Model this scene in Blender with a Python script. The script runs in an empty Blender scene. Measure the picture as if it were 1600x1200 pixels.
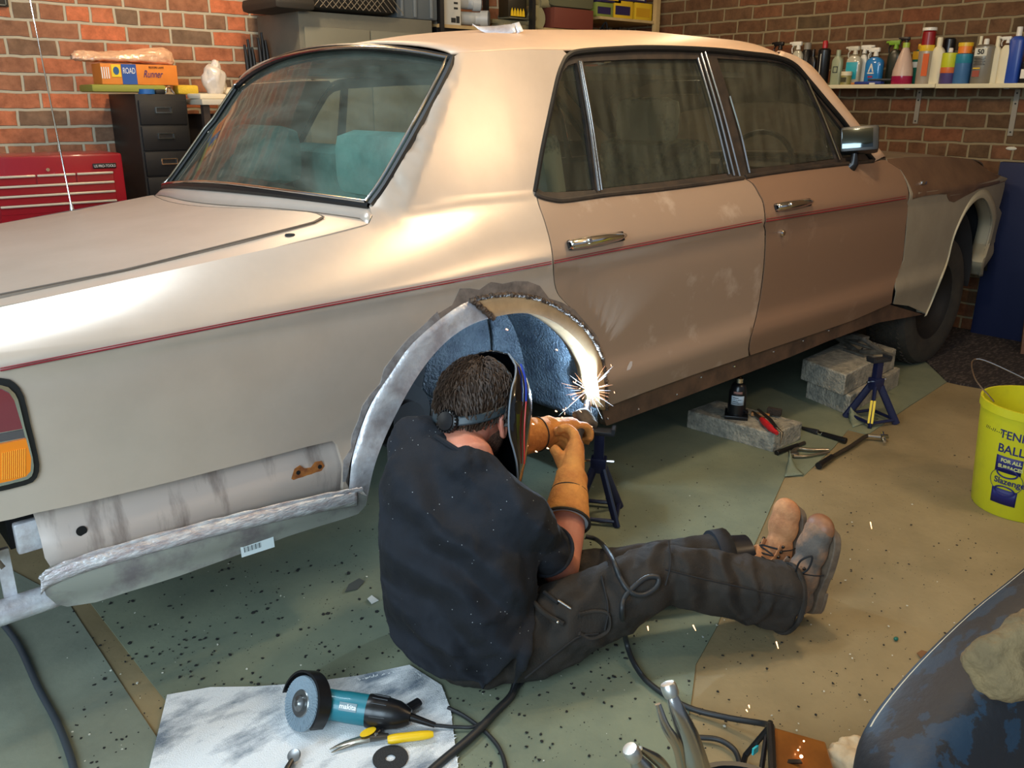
import bpy, bmesh, math, random
import numpy as np
from mathutils import Vector, Matrix, Euler
from mathutils.geometry import delaunay_2d_cdt
random.seed(7)
C = bpy.context.scene.collection
PI = math.pi
# ------------------------------------------------------------------ camera, world, lights, exposure
CAM = Vector((-1.505, -1.795, 1.34)); FPX = 1350.0
_p = math.atan((600-157)/FPX); _t = math.radians(48.75); _r = math.radians(0.3)
_F = Vector((math.cos(_t)*math.cos(_p), math.sin(_t)*math.cos(_p), -math.sin(_p)))
_R0 = Vector((math.sin(_t), -math.cos(_t), 0)); _U0 = _R0.cross(_F)
_R = _R0*math.cos(_r)+_U0*math.sin(_r); _U = _U0*math.cos(_r)-_R0*math.sin(_r)
cam = bpy.data.objects.new('camera', bpy.data.cameras.new('camera')); C.objects.link(cam)
cam.data.sensor_fit = 'HORIZONTAL'; cam.data.sensor_width = 36; cam.data.lens = 36*FPX/1600
cam.data.clip_start = 0.02; cam.data.clip_end = 100
cam.matrix_world = Matrix(((_R.x,_U.x,-_F.x,CAM.x),(_R.y,_U.y,-_F.y,CAM.y),(_R.z,_U.z,-_F.z,CAM.z),(0,0,0,1)))
sc = bpy.context.scene; sc.camera = cam
sc.view_settings.view_transform = 'Standard'; sc.view_settings.look = 'None'
sc.view_settings.gamma = 1; sc.view_settings.use_curve_mapping = False
sc.view_settings.exposure = 0.0
w = bpy.data.worlds.new('garage_air'); sc.world = w; w.use_nodes = True
w.node_tree.nodes['Background'].inputs[0].default_value = (0.62, 0.74, 0.92, 1)
w.node_tree.nodes['Background'].inputs[1].default_value = 0.33
def light(name, kind, loc, target, power, color, size=None, sizey=None):
    l = bpy.data.lights.new(name, kind); l.energy = power; l.color = color
    if kind == 'AREA':
        l.size = size
        if sizey: l.shape = 'RECTANGLE'; l.size_y = sizey
    elif size: l.shadow_soft_size = size
    o = bpy.data.objects.new(name, l); C.objects.link(o); o.location = loc
    if target is not None:
        o.rotation_euler = (Vector(target)-Vector(loc)).to_track_quat('-Z','Y').to_euler()
    return o
# warm bulb under the ceiling to the right, daylight through the open garage door behind the camera, the welding arc
light('ceiling_lamp_light', 'POINT', (0.85, -0.40, 2.48), None, 58, (1.0, 0.78, 0.50), 0.09)
light('side_fill_light', 'POINT', (1.7, -2.0, 2.3), None, 42, (1.0, 0.74, 0.46), 0.10)  # added warm fill for the pillar, door, gloves and legs
light('front_lamp_light', 'POINT', (3.0, 1.6, 2.5), None, 16, (1.0, 0.78, 0.50), 0.07)
light('rear_lamp_light', 'POINT', (0.5, 2.2, 2.6), None, 50, (1.0, 0.76, 0.50), 0.07)
light('open_door_daylight', 'AREA', (-3.3, -1.9, 1.9), (-0.8, 0.0, 0.6), 135, (0.66, 0.85, 1.0), 2.2, 1.9)
light('ceiling_batten_light', 'AREA', (-1.15, 0.45, 2.70), (-1.15, 0.40, 0.0), 34, (0.72, 0.87, 1.0), 1.3, 0.22)
light('welding_arc_light', 'POINT', (0.415, 0.02, 0.47), None, 38, (0.50, 0.74, 1.0), 0.006)

# ------------------------------------------------------------------ helpers
def ray(px, py):
    d = _F*FPX + _R*(px-800) - _U*(py-600); return d.normalized()
def at(px, py, ax, v):
    """world point seen at a photo position on the plane axis = value (0 x, 1 y, 2 z)"""
    d = ray(px, py); t = (v-CAM[ax])/d[ax]; return CAM + d*t
def atd(px, py, dist):
    """world point at a photo position, dist metres along the view axis"""
    d = ray(px, py); return CAM + d*(dist/d.dot(_F))

MATS = {}
def lin(c):
    return tuple(((x/255)/12.92 if x/255 <= 0.04045 else ((x/255+0.055)/1.055)**2.4) for x in c)
def mat(name, col, rough=0.6, metal=0.0, var=0.0, scale=8.0, bump=0.0, bscale=40.0, col2=None, emit=None, coat=0.0, spec=0.5, thresh=None, stretch=None, sheen=0.0, folds=None, specks=None):
    """procedural material; col/col2 are sRGB 0-255. var = noise value variation; col2 mixed in by noise"""
    if name in MATS: return MATS[name]
    m = bpy.data.materials.new(name); m.use_nodes = True; MATS[name] = m
    nt = m.node_tree; N = nt.nodes; L = nt.links; b = N['Principled BSDF']
    b.inputs['Roughness'].default_value = rough; b.inputs['Metallic'].default_value = metal
    b.inputs['Specular IOR Level'].default_value = spec
    b.inputs['Coat Weight'].default_value = coat
    if sheen: b.inputs['Sheen Weight'].default_value = sheen
    c = (*lin(col), 1); b.inputs['Base Color'].default_value = c
    tc = N.new('ShaderNodeTexCoord'); vec = tc.outputs['Object']
    if stretch:
        mp = N.new('ShaderNodeMapping'); mp.inputs['Scale'].default_value = stretch; L.new(vec, mp.inputs[0]); vec = mp.outputs[0]
    if var or col2:
        n = N.new('ShaderNodeTexNoise'); n.inputs['Scale'].default_value = scale; n.inputs['Detail'].default_value = 6; n.inputs['Roughness'].default_value = 0.62
        L.new(vec, n.inputs['Vector'])
        rp = N.new('ShaderNodeValToRGB'); L.new(n.outputs['Fac'], rp.inputs[0])
        lo, hi = thresh if thresh else (0.35, 0.65)
        rp.color_ramp.elements[0].position = lo; rp.color_ramp.elements[1].position = hi
        c2 = (*lin(col2), 1) if col2 else tuple([x*(1-var) for x in c[:3]]+[1])
        rp.color_ramp.elements[0].color = c; rp.color_ramp.elements[1].color = c2
        L.new(rp.outputs[0], b.inputs['Base Color'])
    if bump:
        n2 = N.new('ShaderNodeTexNoise'); n2.inputs['Scale'].default_value = bscale; n2.inputs['Detail'].default_value = 5
        L.new(vec, n2.inputs['Vector'])
        bp = N.new('ShaderNodeBump'); bp.inputs['Strength'].default_value = bump; bp.inputs['Distance'].default_value = 0.01
        L.new(n2.outputs['Fac'], bp.inputs['Height']); L.new(bp.outputs[0], b.inputs['Normal'])
    if folds:
        fm = N.new('ShaderNodeMapping'); fm.inputs['Rotation'].default_value = folds[2]; L.new(tc.outputs['Object'], fm.inputs[0])
        wv = N.new('ShaderNodeTexWave'); wv.inputs['Scale'].default_value = folds[0]; wv.inputs['Distortion'].default_value = 9; wv.inputs['Detail'].default_value = 2; wv.inputs['Detail Scale'].default_value = 1.1
        L.new(fm.outputs[0], wv.inputs[0])
        bp2 = N.new('ShaderNodeBump'); bp2.inputs['Strength'].default_value = .9; bp2.inputs['Distance'].default_value = folds[1]
        L.new(wv.outputs['Fac'], bp2.inputs['Height'])
        if bump: L.new(bp.outputs[0], bp2.inputs['Normal'])
        L.new(bp2.outputs[0], b.inputs['Normal'])
    if specks:
        vo = N.new('ShaderNodeTexVoronoi'); vo.inputs['Scale'].default_value = specks[0]; L.new(tc.outputs['Object'], vo.inputs['Vector'])
        lt_ = N.new('ShaderNodeMath'); lt_.operation = 'LESS_THAN'; lt_.inputs[1].default_value = specks[1]; L.new(vo.outputs['Distance'], lt_.inputs[0])
        n3 = N.new('ShaderNodeTexNoise'); n3.inputs['Scale'].default_value = 7; L.new(tc.outputs['Object'], n3.inputs['Vector'])
        gt = N.new('ShaderNodeMath'); gt.operation = 'GREATER_THAN'; gt.inputs[1].default_value = .5; L.new(n3.outputs['Fac'], gt.inputs[0])
        ml = N.new('ShaderNodeMath'); ml.operation = 'MULTIPLY'; L.new(lt_.outputs[0], ml.inputs[0]); L.new(gt.outputs[0], ml.inputs[1])
        mx_ = N.new('ShaderNodeMix'); mx_.data_type = 'RGBA'; L.new(ml.outputs[0], mx_.inputs[0]); mx_.inputs[7].default_value = (*lin(specks[2]),1)
        src = b.inputs['Base Color'].links
        if src: L.new(src[0].from_socket, mx_.inputs[6])
        else: mx_.inputs[6].default_value = c
        L.new(mx_.outputs[2], b.inputs['Base Color'])
    if emit:
        b.inputs['Emission Color'].default_value = (*emit[0], 1); b.inputs['Emission Strength'].default_value = emit[1]
    return m

def tag(o, label=None, cat=None, group=None, kind=None):
    if label: o['label'] = label
    if cat: o['category'] = cat
    if group: o['group'] = group
    if kind: o['kind'] = kind
    return o
def thing(name, label, cat, loc=(0,0,0), rotz=0, group=None):
    o = bpy.data.objects.new(name, None); C.objects.link(o); o.empty_display_size = 0.05
    o.location = loc; o.rotation_euler = (0,0,rotz)
    return tag(o, label, cat, group)

class MB:
    """collects shapes into one mesh, in the space of its parent"""
    def __init__(s): s.v = []; s.f = []
    def add(s, vs, fs, M=None):
        k = len(s.v)
        s.v += [tuple(M @ Vector(v)) if M else tuple(v) for v in vs]
        s.f += [tuple(i+k for i in f) for f in fs]; return s
    def box(s, c, d, M=None, rz=0, ch=0.0):
        x,y,z = [q/2 for q in d]
        m = Matrix.Translation(c) @ Matrix.Rotation(rz,4,'Z')
        if M: m = M @ m
        if ch <= 0:
            vs = [(a*x,b*y,e*z) for a in (-1,1) for b in (-1,1) for e in (-1,1)]
            fs = [(0,1,3,2),(4,6,7,5),(0,4,5,1),(2,3,7,6),(0,2,6,4),(1,5,7,3)]
            return s.add(vs, fs, m)
        bm = bmesh.new(); bmesh.ops.create_cube(bm, size=1, matrix=Matrix.Diagonal((2*x,2*y,2*z,1)))
        bmesh.ops.bevel(bm, geom=bm.edges[:], offset=min(ch, min(x,y,z)*0.95), segments=2, affect='EDGES', profile=0.6)
        bm.verts.index_update()
        s.add([v.co[:] for v in bm.verts], [[v.index for v in f.verts] for f in bm.faces], m); bm.free(); return s
    def tube(s, pts, r, n=10, caps=True, squash=None):
        """r: number or list of radii; squash=(axis vector, factor) flattens the section"""
        pts = [Vector(p) for p in pts]; k = len(pts)
        rs = r if hasattr(r,'__len__') else [r]*k
        rings = []; up = None
        for i,p in enumerate(pts):
            d = (pts[min(i+1,k-1)]-pts[max(i-1,0)])
            if d.length < 1e-9: d = Vector((0,0,1))
            d.normalize()
            if up is None:
                up = Vector((0,0,1)) if abs(d.z) < .9 else Vector((1,0,0))
            a = d.cross(up)
            if a.length < 1e-6: a = d.orthogonal()
            a.normalize(); b = a.cross(d).normalized(); up = b
            ring = []
            for j in range(n):
                t = 2*PI*j/n; q = (a*math.cos(t)+b*math.sin(t))*rs[i]
                if squash: ax = Vector(squash[0]).normalized(); q = q - ax*q.dot(ax)*(1-squash[1])
                ring.append(p+q)
            rings.append(ring)
        vs = [q for ring in rings for q in ring]; fs = []
        for i in range(k-1):
            for j in range(n):
                fs.append((i*n+j, i*n+(j+1)%n, (i+1)*n+(j+1)%n, (i+1)*n+j))
        if caps: fs.append(tuple(range(n))[::-1]); fs.append(tuple((k-1)*n+j for j in range(n)))
        return s.add(vs, fs)
    def lathe(s, prof, n=24, M=None):
        """prof: list of (r, z)"""
        vs = []; fs = []; k = len(prof)
        for (r,z) in prof:
            for j in range(n):
                t = 2*PI*j/n; vs.append((r*math.cos(t), r*math.sin(t), z))
        for i in range(k-1):
            for j in range(n): fs.append((i*n+j, i*n+(j+1)%n, (i+1)*n+(j+1)%n, (i+1)*n+j))
        if prof[0] == prof[-1]: return s.add(vs, fs, M)
        if prof[0][0] > 1e-5: fs.append(tuple(range(n))[::-1])
        if prof[-1][0] > 1e-5: fs.append(tuple((k-1)*n+j for j in range(n)))
        return s.add(vs, fs, M)
    def prism(s, poly, z0, z1, M=None):
        """poly: list of (x,y), extruded along z"""
        n = len(poly); vs = [(x,y,z0) for x,y in poly]+[(x,y,z1) for x,y in poly]
        fs = [tuple(range(n))[::-1], tuple(range(n,2*n))]+[(i,(i+1)%n,n+(i+1)%n,n+i) for i in range(n)]
        return s.add(vs, fs, M)
    def ball(s, c, r, M=None, sub=3):
        bm = bmesh.new(); bmesh.ops.create_icosphere(bm, subdivisions=sub, radius=1)
        r = r if hasattr(r,'__len__') else (r,r,r); bm.verts.index_update()
        m = Matrix.Translation(c) @ Matrix.Diagonal((*r,1))
        if M: m = M @ m
        s.add([v.co[:] for v in bm.verts], [[v.index for v in f.verts] for f in bm.faces], m); bm.free(); return s
    def grid(s, rows, closed=False):
        """rows of points -> quads"""
        k = len(rows); n = len(rows[0]); vs = [p for r in rows for p in r]; fs = []
        for i in range(k-1):
            for j in range(n if closed else n-1):
                fs.append((i*n+j, i*n+(j+1)%n, (i+1)*n+(j+1)%n, (i+1)*n+j))
        return s.add(vs, fs)
    def build(s, name, m, parent=None, smooth=True, bevel=0, solid=0, off=1, sub=0, ang=38, weld=True, recalc=True, disp=None):
        me = bpy.data.meshes.new(name); me.from_pydata(s.v, [], s.f); me.validate()
        bm = bmesh.new(); bm.from_mesh(me)
        if weld: bmesh.ops.remove_doubles(bm, verts=bm.verts, dist=1e-5)
        if recalc: bmesh.ops.recalc_face_normals(bm, faces=bm.faces)
        if smooth:
            for f in bm.faces: f.smooth = True
            if not sub:
                for e in bm.edges:
                    if len(e.link_faces)==2 and e.calc_face_angle(0) > math.radians(ang): e.smooth = False
        bm.to_mesh(me); bm.free(); me.materials.append(m)
        o = bpy.data.objects.new(name, me); C.objects.link(o); o.parent = parent
        if bevel:
            b = o.modifiers.new('bevel','BEVEL'); b.width = bevel; b.segments = 2; b.limit_method = 'ANGLE'; b.angle_limit = math.radians(40)
        if sub:
            b = o.modifiers.new('sub','SUBSURF'); b.levels = sub; b.render_levels = sub
        if disp:
            t = bpy.data.textures.new(name+'_t','CLOUDS'); t.noise_scale = disp[0]; t.noise_depth = 3
            b = o.modifiers.new('disp','DISPLACE'); b.texture = t; b.strength = disp[1]; b.texture_coords = 'LOCAL'
        if solid:
            b = o.modifiers.new('solid','SOLIDIFY'); b.thickness = solid; b.offset = off
        return o
def frame(o, x, y=None, z=None):
    """matrix with origin o and z axis along z (x axis near x)"""
    z = Vector(z).normalized(); x = Vector(x); x = (x - z*x.dot(z)).normalized(); y = z.cross(x)
    return Matrix(((x.x,y.x,z.x,o[0]),(x.y,y.y,z.y,o[1]),(x.z,y.z,z.z,o[2]),(0,0,0,1)))
def smoothpts(pts, n=6, closed=False):
    """Catmull-Rom through the points"""
    P = [Vector(p) for p in pts]; k = len(P); out = []
    rng = k if closed else k-1
    for i in range(rng):
        p1 = P[i]; p2 = P[(i+1)%k]
        p0 = P[(i-1)%k] if closed or i>0 else p1*2-p2
        p3 = P[(i+2)%k] if closed or i+2<k else p2*2-p1
        for j in range(n):
            t = j/n; out.append(0.5*((2*p1)+(p2-p0)*t+(2*p0-5*p1+4*p2-p3)*t*t+(3*p1-p0-3*p2+p3)*t**3))
    if not closed: out.append(P[-1])
    return out
def text_mesh(name, body, size, M, m, parent, ext=0.0006, align='CENTER', sx=1.0, bold=0.0):
    cu = bpy.data.curves.new(name, 'FONT'); cu.body = body; cu.size = size; cu.extrude = ext; cu.align_x = align; cu.align_y = 'CENTER'; cu.offset = bold
    o = bpy.data.objects.new(name, cu); C.objects.link(o)
    dg = bpy.context.evaluated_depsgraph_get(); me = bpy.data.meshes.new_from_object(o.evaluated_get(dg))
    bpy.data.objects.remove(o); me.transform(M @ Matrix.Diagonal((sx,1,1,1))); me.materials.clear(); me.materials.append(m)
    p = bpy.data.objects.new(name, me); C.objects.link(p); p.parent = parent; return p
def copy_tree(o, parent=None):
    c = o.copy(); C.objects.link(c)
    if parent: c.parent = parent
    for ch in [x for x in bpy.data.objects if x.parent == o]: copy_tree(ch, c)
    return c
def pip(x, y, poly):
    ins = False; n = len(poly); j = n-1
    for i in range(n):
        xi,yi = poly[i]; xj,yj = poly[j]
        if (yi>y)!=(yj>y) and x < (xj-xi)*(y-yi)/(yj-yi)+xi: ins = not ins
        j = i
    return ins
def cdt_panel(outline, holes, res):
    """outline, holes: 2d polygons. returns verts2d, tris of a filled, evenly sampled sheet"""
    def dens(poly):
        out = []; n = len(poly)
        for i in range(n):
            a = Vector(poly[i]); b = Vector(poly[(i+1)%n]); k = max(1, int((b-a).length/res))
            for j in range(k): out.append(tuple(a.lerp(b, j/k)))
        return out
    loops = [dens(outline)]+[dens(h) for h in holes]
    vs = []; es = []
    for lp in loops:
        k = len(vs); vs += [Vector(p) for p in lp]; es += [(k+i, k+(i+1)%len(lp)) for i in range(len(lp))]
    xs = [p[0] for p in loops[0]]; ys = [p[1] for p in loops[0]]
    bpts = np.array([p for lp in loops for p in lp])
    x0,x1,y0,y1 = min(xs),max(xs),min(ys),max(ys); nx = int((x1-x0)/res)+1; ny = int((y1-y0)/res)+1
    for i in range(nx):
        for j in range(ny):
            x = x0+(i+.5+.25*(j%2))*res; y = y0+(j+.5)*res
            if pip(x,y,loops[0]) and not any(pip(x,y,h) for h in loops[1:]):
                if np.min((bpts[:,0]-x)**2+(bpts[:,1]-y)**2) > (res*.45)**2: vs.append(Vector((x,y)))
    r = delaunay_2d_cdt(vs, es, [], 0, 1e-6); ov, of = r[0], r[2]; tris = []
    for f in of:
        cx = sum(ov[i][0] for i in f)/len(f); cy = sum(ov[i][1] for i in f)/len(f)
        if pip(cx,cy,loops[0]) and not any(pip(cx,cy,h) for h in loops[1:]): tris.append(tuple(f))
    return [tuple(v) for v in ov], tris
# ------------------------------------------------------------------ room shell
YW, XW, ZC = 3.35, 4.05, 2.75
def brick_mat(name, c1, c2, c3, mortar, axis, bright=1.0):
    m = bpy.data.materials.new(name); m.use_nodes = True; nt = m.node_tree; N = nt.nodes; L = nt.links; b = N['Principled BSDF']
    b.inputs['Roughness'].default_value = .9; b.inputs['Specular IOR Level'].default_value = .15
    geo = N.new('ShaderNodeNewGeometry'); sx = N.new('ShaderNodeSeparateXYZ'); L.new(geo.outputs['Position'], sx.inputs[0])
    nw = N.new('ShaderNodeTexNoise'); nw.inputs['Scale'].default_value = 9; L.new(geo.outputs['Position'], nw.inputs['Vector'])
    cb = N.new('ShaderNodeCombineXYZ'); L.new(sx.outputs[axis], cb.inputs[0]); L.new(sx.outputs[2], cb.inputs[1])
    va = N.new('ShaderNodeVectorMath'); va.operation = 'MULTIPLY_ADD'; va.inputs[1].default_value = (.014,.014,.0)
    L.new(nw.outputs['Color'], va.inputs[0]); L.new(cb.outputs[0], va.inputs[2])
    def brick(pattern_shift):
        br = N.new('ShaderNodeTexBrick'); br.inputs['Scale'].default_value = 1; br.inputs['Brick Width'].default_value = .238; br.inputs['Row Height'].default_value = .086
        br.inputs['Mortar Size'].default_value = .0085; br.inputs['Mortar Smooth'].default_value = .35; br.inputs['Bias'].default_value = 0
        br.offset = .5; br.squash = .52; br.squash_frequency = 4
        L.new(va.outputs[0], br.inputs['Vector']); return br
    br = brick(0); br.inputs['Color1'].default_value = (0,0,0,1); br.inputs['Color2'].default_value = (1,1,1,1); br.inputs['Mortar'].default_value = (.5,.5,.5,1)
    rp = N.new('ShaderNodeValToRGB'); L.new(br.outputs['Color'], rp.inputs[0])
    e = rp.color_ramp.elements; e[0].position = 0; e[0].color = (*lin(c1),1); e[1].position = 1; e[1].color = (*lin(c3),1)
    q = e.new(.45); q.color = (*lin(c2),1); q = e.new(.75); q.color = (*lin(((c1[0]+c3[0])/2,(c1[1]+c3[1])/2,(c1[2]+c3[2])/2)),1)
    n1 = N.new('ShaderNodeTexNoise'); n1.inputs['Scale'].default_value = 14; n1.inputs['Detail'].default_value = 8; n1.inputs['Roughness'].default_value = .7
    L.new(geo.outputs['Position'], n1.inputs['Vector'])
    mx = N.new('ShaderNodeMix'); mx.data_type = 'RGBA'; mx.blend_type = 'MULTIPLY'; mx.inputs[0].default_value = .8
    r2 = N.new('ShaderNodeValToRGB'); r2.color_ramp.elements[0].position = .3; r2.color_ramp.elements[0].color = (.45,.42,.40,1); r2.color_ramp.elements[1].position = .65; r2.color_ramp.elements[1].color = (1.15,1.1,1.05,1)
    L.new(n1.outputs['Fac'], r2.inputs[0]); L.new(rp.outputs[0], mx.inputs[6]); L.new(r2.outputs[0], mx.inputs[7])
    m3 = N.new('ShaderNodeMix'); m3.data_type = 'RGBA'; m3.inputs[7].default_value = (*lin(mortar),1); L.new(br.outputs['Fac'], m3.inputs[0]); L.new(mx.outputs[2], m3.inputs[6])
    L.new(m3.outputs[2], b.inputs['Base Color'])
    bp = N.new('ShaderNodeBump'); bp.invert = True; bp.inputs['Strength'].default_value = .8; bp.inputs['Distance'].default_value = .008
    ad = N.new('ShaderNodeMath'); ad.operation = 'MULTIPLY_ADD'; ad.inputs[1].default_value = -.35; L.new(n1.outputs['Fac'], ad.inputs[0]); L.new(br.outputs['Fac'], ad.inputs[2])
    L.new(ad.outputs[0], bp.inputs['Height']); L.new(bp.outputs[0], b.inputs['Normal']); return m
def struct(name, mb, m, **k):
    o = mb.build(name, m, None, smooth=False, **k); o['kind'] = 'structure'; return o
concrete = mat('tan_concrete', (150,132,96), .75, col2=(112,98,68), scale=1.6, bump=.12, bscale=60, specks=(70,.10,(52,46,36)), thresh=(.35,.72))
struct('floor', MB().box((0,-.2,-.05),(11,8,.1)), concrete)
struct('wall_left', MB().box((.0,YW+.1,ZC/2),(9.0,.2,ZC)), brick_mat('red_brick',(214,128,90),(164,116,90),(124,108,90),(188,180,158),0))
struct('wall_front', MB().box((XW+.1,.3,ZC/2),(.2,7.2,ZC)), brick_mat('brown_brick',(122,78,54),(106,80,58),(88,74,54),(134,120,92),1))
struct('ceiling', MB().box((0.8,.0,ZC+.05),(6.8,6.9,.1)), mat('ceiling_boards',(176,160,134),.9))
# ------------------------------------------------------------------ the saloon car
CW = 1.85; ROLL = 0.042            # car width, sideways lean (jacked up on this side)
def ip(x, xs, ys): return float(np.interp(x, xs, ys))
def pinz(X): return ip(X, (-1.35,-1.207,.22,1.278,2.37,3.8), (.848,.853,.889,.922,.935,.945))
def ztop(X): return ip(X, (-1.35,-1.17,-.9,-.62,-.3,0,.3,1,2.0,2.6,3.0,3.5,3.77,3.9), (.938,.946,.970,1.0,1.042,1.07,1.08,1.085,1.10,1.10,1.088,1.048,.985,.93))
def shin(X): return ip(X, (-1.35,-1.2,-.3,.2,1,2.6,3.4,3.9), (.15,.13,.125,.11,.10,.10,.11,.18))
def yplan(X): return .05*max(0,(-.9-X)/.45)**2 + .10*max(0,(X-2.9)/.95)**2
def zrail(X): return ip(X, (-.10,.05,.3,.47,1.13,1.6,1.70,1.85,2.2,2.45), (1.43,1.463,1.482,1.486,1.518,1.512,1.488,1.435,1.235,1.09))
def sstep(a,b,x):
    t = min(1,max(0,(x-a)/(b-a))); return t*t*(3-2*t)
def zledge(X): return ip(X, (-1.35,-1.2,-.505,-.3), (.569,.559,.526,.51))
def xband(z): return -.235+(z-1.04)*.68
def S(X, Z):
    zp = pinz(X); y = yplan(X)
    if Z < zp:
        d = zp-Z
        y += .013*sstep(0,.022,d) + .02*sstep(.05,.38,d) - .022*sstep(.36,.43,d) + .03*sstep(.42,.56,d)
    else:
        dz = Z-zp; dt = ztop(X)-zp; sh = shin(X)
        lowr = sh*(min(dz,dt*1.0)/dt)**1.35
        up = .27*max(0, dz-dt)
        y += lowr+up
        if Z > 1.03:
            e = xband(Z)-X
            if e > -.02: y += (.9*(e+.02)**2/.04 if e < 0.02 else .9*e)*sstep(1.03,1.09,Z)
    return y
def hitS(px, py, f=S):
    d = ray(px,py); y = .05
    for _ in range(60):
        t = (y-CAM.y)/d.y; X = CAM.x+d.x*t; Z = CAM.z+d.z*t
        yn = f(X,Z); y = y+.5*(yn-y)
    t = (y-CAM.y)/d.y; return CAM+d*t
def xz(p, f=S):
    if p[0] == 'w': return (p[1],p[2])
    h = hitS(p[0],p[1],f); return (h.x,h.z)
def mirr(v): return (v[0], CW-v[1], v[2]-ROLL*(CW-v[1]))
def sheet_obj(name, vs, tris, m, parent, thick=.004, want=(0,-1,0)):
    me = bpy.data.meshes.new(name); me.from_pydata(vs, [], tris)
    bm = bmesh.new(); bm.from_mesh(me); w_ = Vector(want); s_ = 0
    bmesh.ops.recalc_face_normals(bm, faces=bm.faces)
    for f in bm.faces: f.normal_update(); s_ += f.normal.dot(w_)*f.calc_area(); f.smooth = True
    if s_ < 0: bmesh.ops.reverse_faces(bm, faces=bm.faces)
    for e in bm.edges:
        if len(e.link_faces) < 2: e.smooth = False
    bm.to_mesh(me); bm.free(); me.materials.append(m)
    o = bpy.data.objects.new(name, me); C.objects.link(o); o.parent = parent
    if thick:
        b = o.modifiers.new('thickness','SOLIDIFY'); b.thickness = thick; b.offset = -1
    return o
def side_panel(name, outline, holes, m, parent, off=0.0, thick=.004, res=.024, mirror=True, f=S, smooth=0):
    ol = [xz(p,f) for p in outline]; hl = [[xz(p,f) for p in h] for h in holes]
    v2, tr = cdt_panel(ol, hl, res)
    vs = [(x, f(x,z)+off, z) for x,z in v2]
    o = sheet_obj(name, vs, tr, m, parent, thick)
    if mirror: sheet_obj(name, [mirr(v) for v in vs], tr, m, parent, thick, (0,1,0))
    return o

# ---- car materials
def paint_mat(name, col, col2, lo, hi, scale, rough, dirt=None, metal=.25):
    m = mat(name, col, rough=rough, metal=metal, col2=col2, scale=scale, thresh=(lo,hi))
    return m
M_paint = paint_mat('champagne_paint', (206,190,174), (198,182,166), .4,.6, 3, .31, metal=.35)
M_roofp = paint_mat('roof_paint', (214,182,152), (206,174,146), .4,.6, 3, .42, metal=.1)
M_deckp = paint_mat('boot_paint', (182,168,154), (172,158,144), .35,.7, 5, .38, metal=.3)
M_door = paint_mat('dusty_shaded_door_paint', (158,134,114), (182,162,144), .58,.70, 5, .46, metal=.15)  # pale dust patches; base darkened in colour where daylight fades along the doors
M_fdoor = paint_mat('dusty_shaded_front_door_paint', (138,109,88), (158,130,108), .60,.72, 4, .46, metal=.15)  # darker again: loss of daylight toward the front put into the colour
M_wing = mat('wing_primer', (150,140,120), .6, col2=(140,130,112), scale=6)
M_trimblk = mat('black_trim', (22,22,22), .45, var=.4, scale=30)
M_seal = mat('dusty_window_seal', (58,46,36), .6, col2=(34,28,24), scale=18)
M_postp = mat('brown_post_paint', (92,68,50), .4, col2=(72,54,42), scale=12)
M_chrome = mat('chrome', (225,225,222), .12, metal=1)
M_bare = mat('ground_bare_metal', (228,230,234), .36, metal=.35, col2=(178,170,172), scale=14, bump=.25, bscale=60)
M_weld = mat('burnt_weld', (64,52,46), .5, metal=.6, col2=(130,116,104), scale=60, bump=.8, bscale=140)
M_tan = mat('new_metal_primer', (196,162,120), .62, metal=.0, col2=(170,138,100), scale=12)
M_sill = mat('dirty_sill', (104,78,60), .55, col2=(70,54,44), scale=10)
M_val = mat('grey_weld_primer', (150,152,142), .5, metal=.2, col2=(118,112,112), scale=7, thresh=(.5,.66))
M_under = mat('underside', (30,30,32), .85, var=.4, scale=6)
M_well = mat('wheel_well_sealant', (78,88,96), .38, col2=(48,56,66), scale=14, bump=1.0, bscale=110)
def glass_mat(name, tint, dust, dustcol, rough=.04):
    m = bpy.data.materials.new(name); m.use_nodes = True; nt = m.node_tree; N = nt.nodes; L = nt.links
    N.remove(N['Principled BSDF']); out = N['Material Output']
    tr = N.new('ShaderNodeBsdfTransparent'); tr.inputs[0].default_value = (*tint,1)
    gl = N.new('ShaderNodeBsdfGlossy'); gl.inputs['Roughness'].default_value = rough
    lw = N.new('ShaderNodeFresnel'); lw.inputs[0].default_value = 1.5
    mx = N.new('ShaderNodeMixShader'); L.new(lw.outputs[0], mx.inputs[0]); L.new(tr.outputs[0], mx.inputs[1]); L.new(gl.outputs[0], mx.inputs[2])
    df = N.new('ShaderNodeBsdfDiffuse'); df.inputs[0].default_value = (*lin(dustcol),1)
    tc = N.new('ShaderNodeTexCoord'); mp = N.new('ShaderNodeMapping'); mp.inputs['Scale'].default_value = (14,3,3); mp.inputs['Rotation'].default_value = (0,.8,.3)
    n = N.new('ShaderNodeTexNoise'); n.inputs['Scale'].default_value = 1.6; n.inputs['Detail'].default_value = 8
    L.new(tc.outputs['Object'], mp.inputs[0]); L.new(mp.outputs[0], n.inputs['Vector'])
    mr = N.new('ShaderNodeMapRange'); mr.inputs['From Min'].default_value = .35; mr.inputs['From Max'].default_value = .75
    mr.inputs['To Min'].default_value = dust*.5; mr.inputs['To Max'].default_value = dust*1.5
    L.new(n.outputs['Fac'], mr.inputs['Value'])
    m2 = N.new('ShaderNodeMixShader'); L.new(mr.outputs[0], m2.inputs[0]); L.new(mx.outputs[0], m2.inputs[1]); L.new(df.outputs[0], m2.inputs[2])
    L.new(m2.outputs[0], out.inputs[0]); return m
M_glass = glass_mat('dusty_side_glass', (.86,.90,.86), .13, (150,150,130))
M_rglass = glass_mat('dusty_rear_glass', (.84,.92,.88), .16, (150,160,145))

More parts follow.
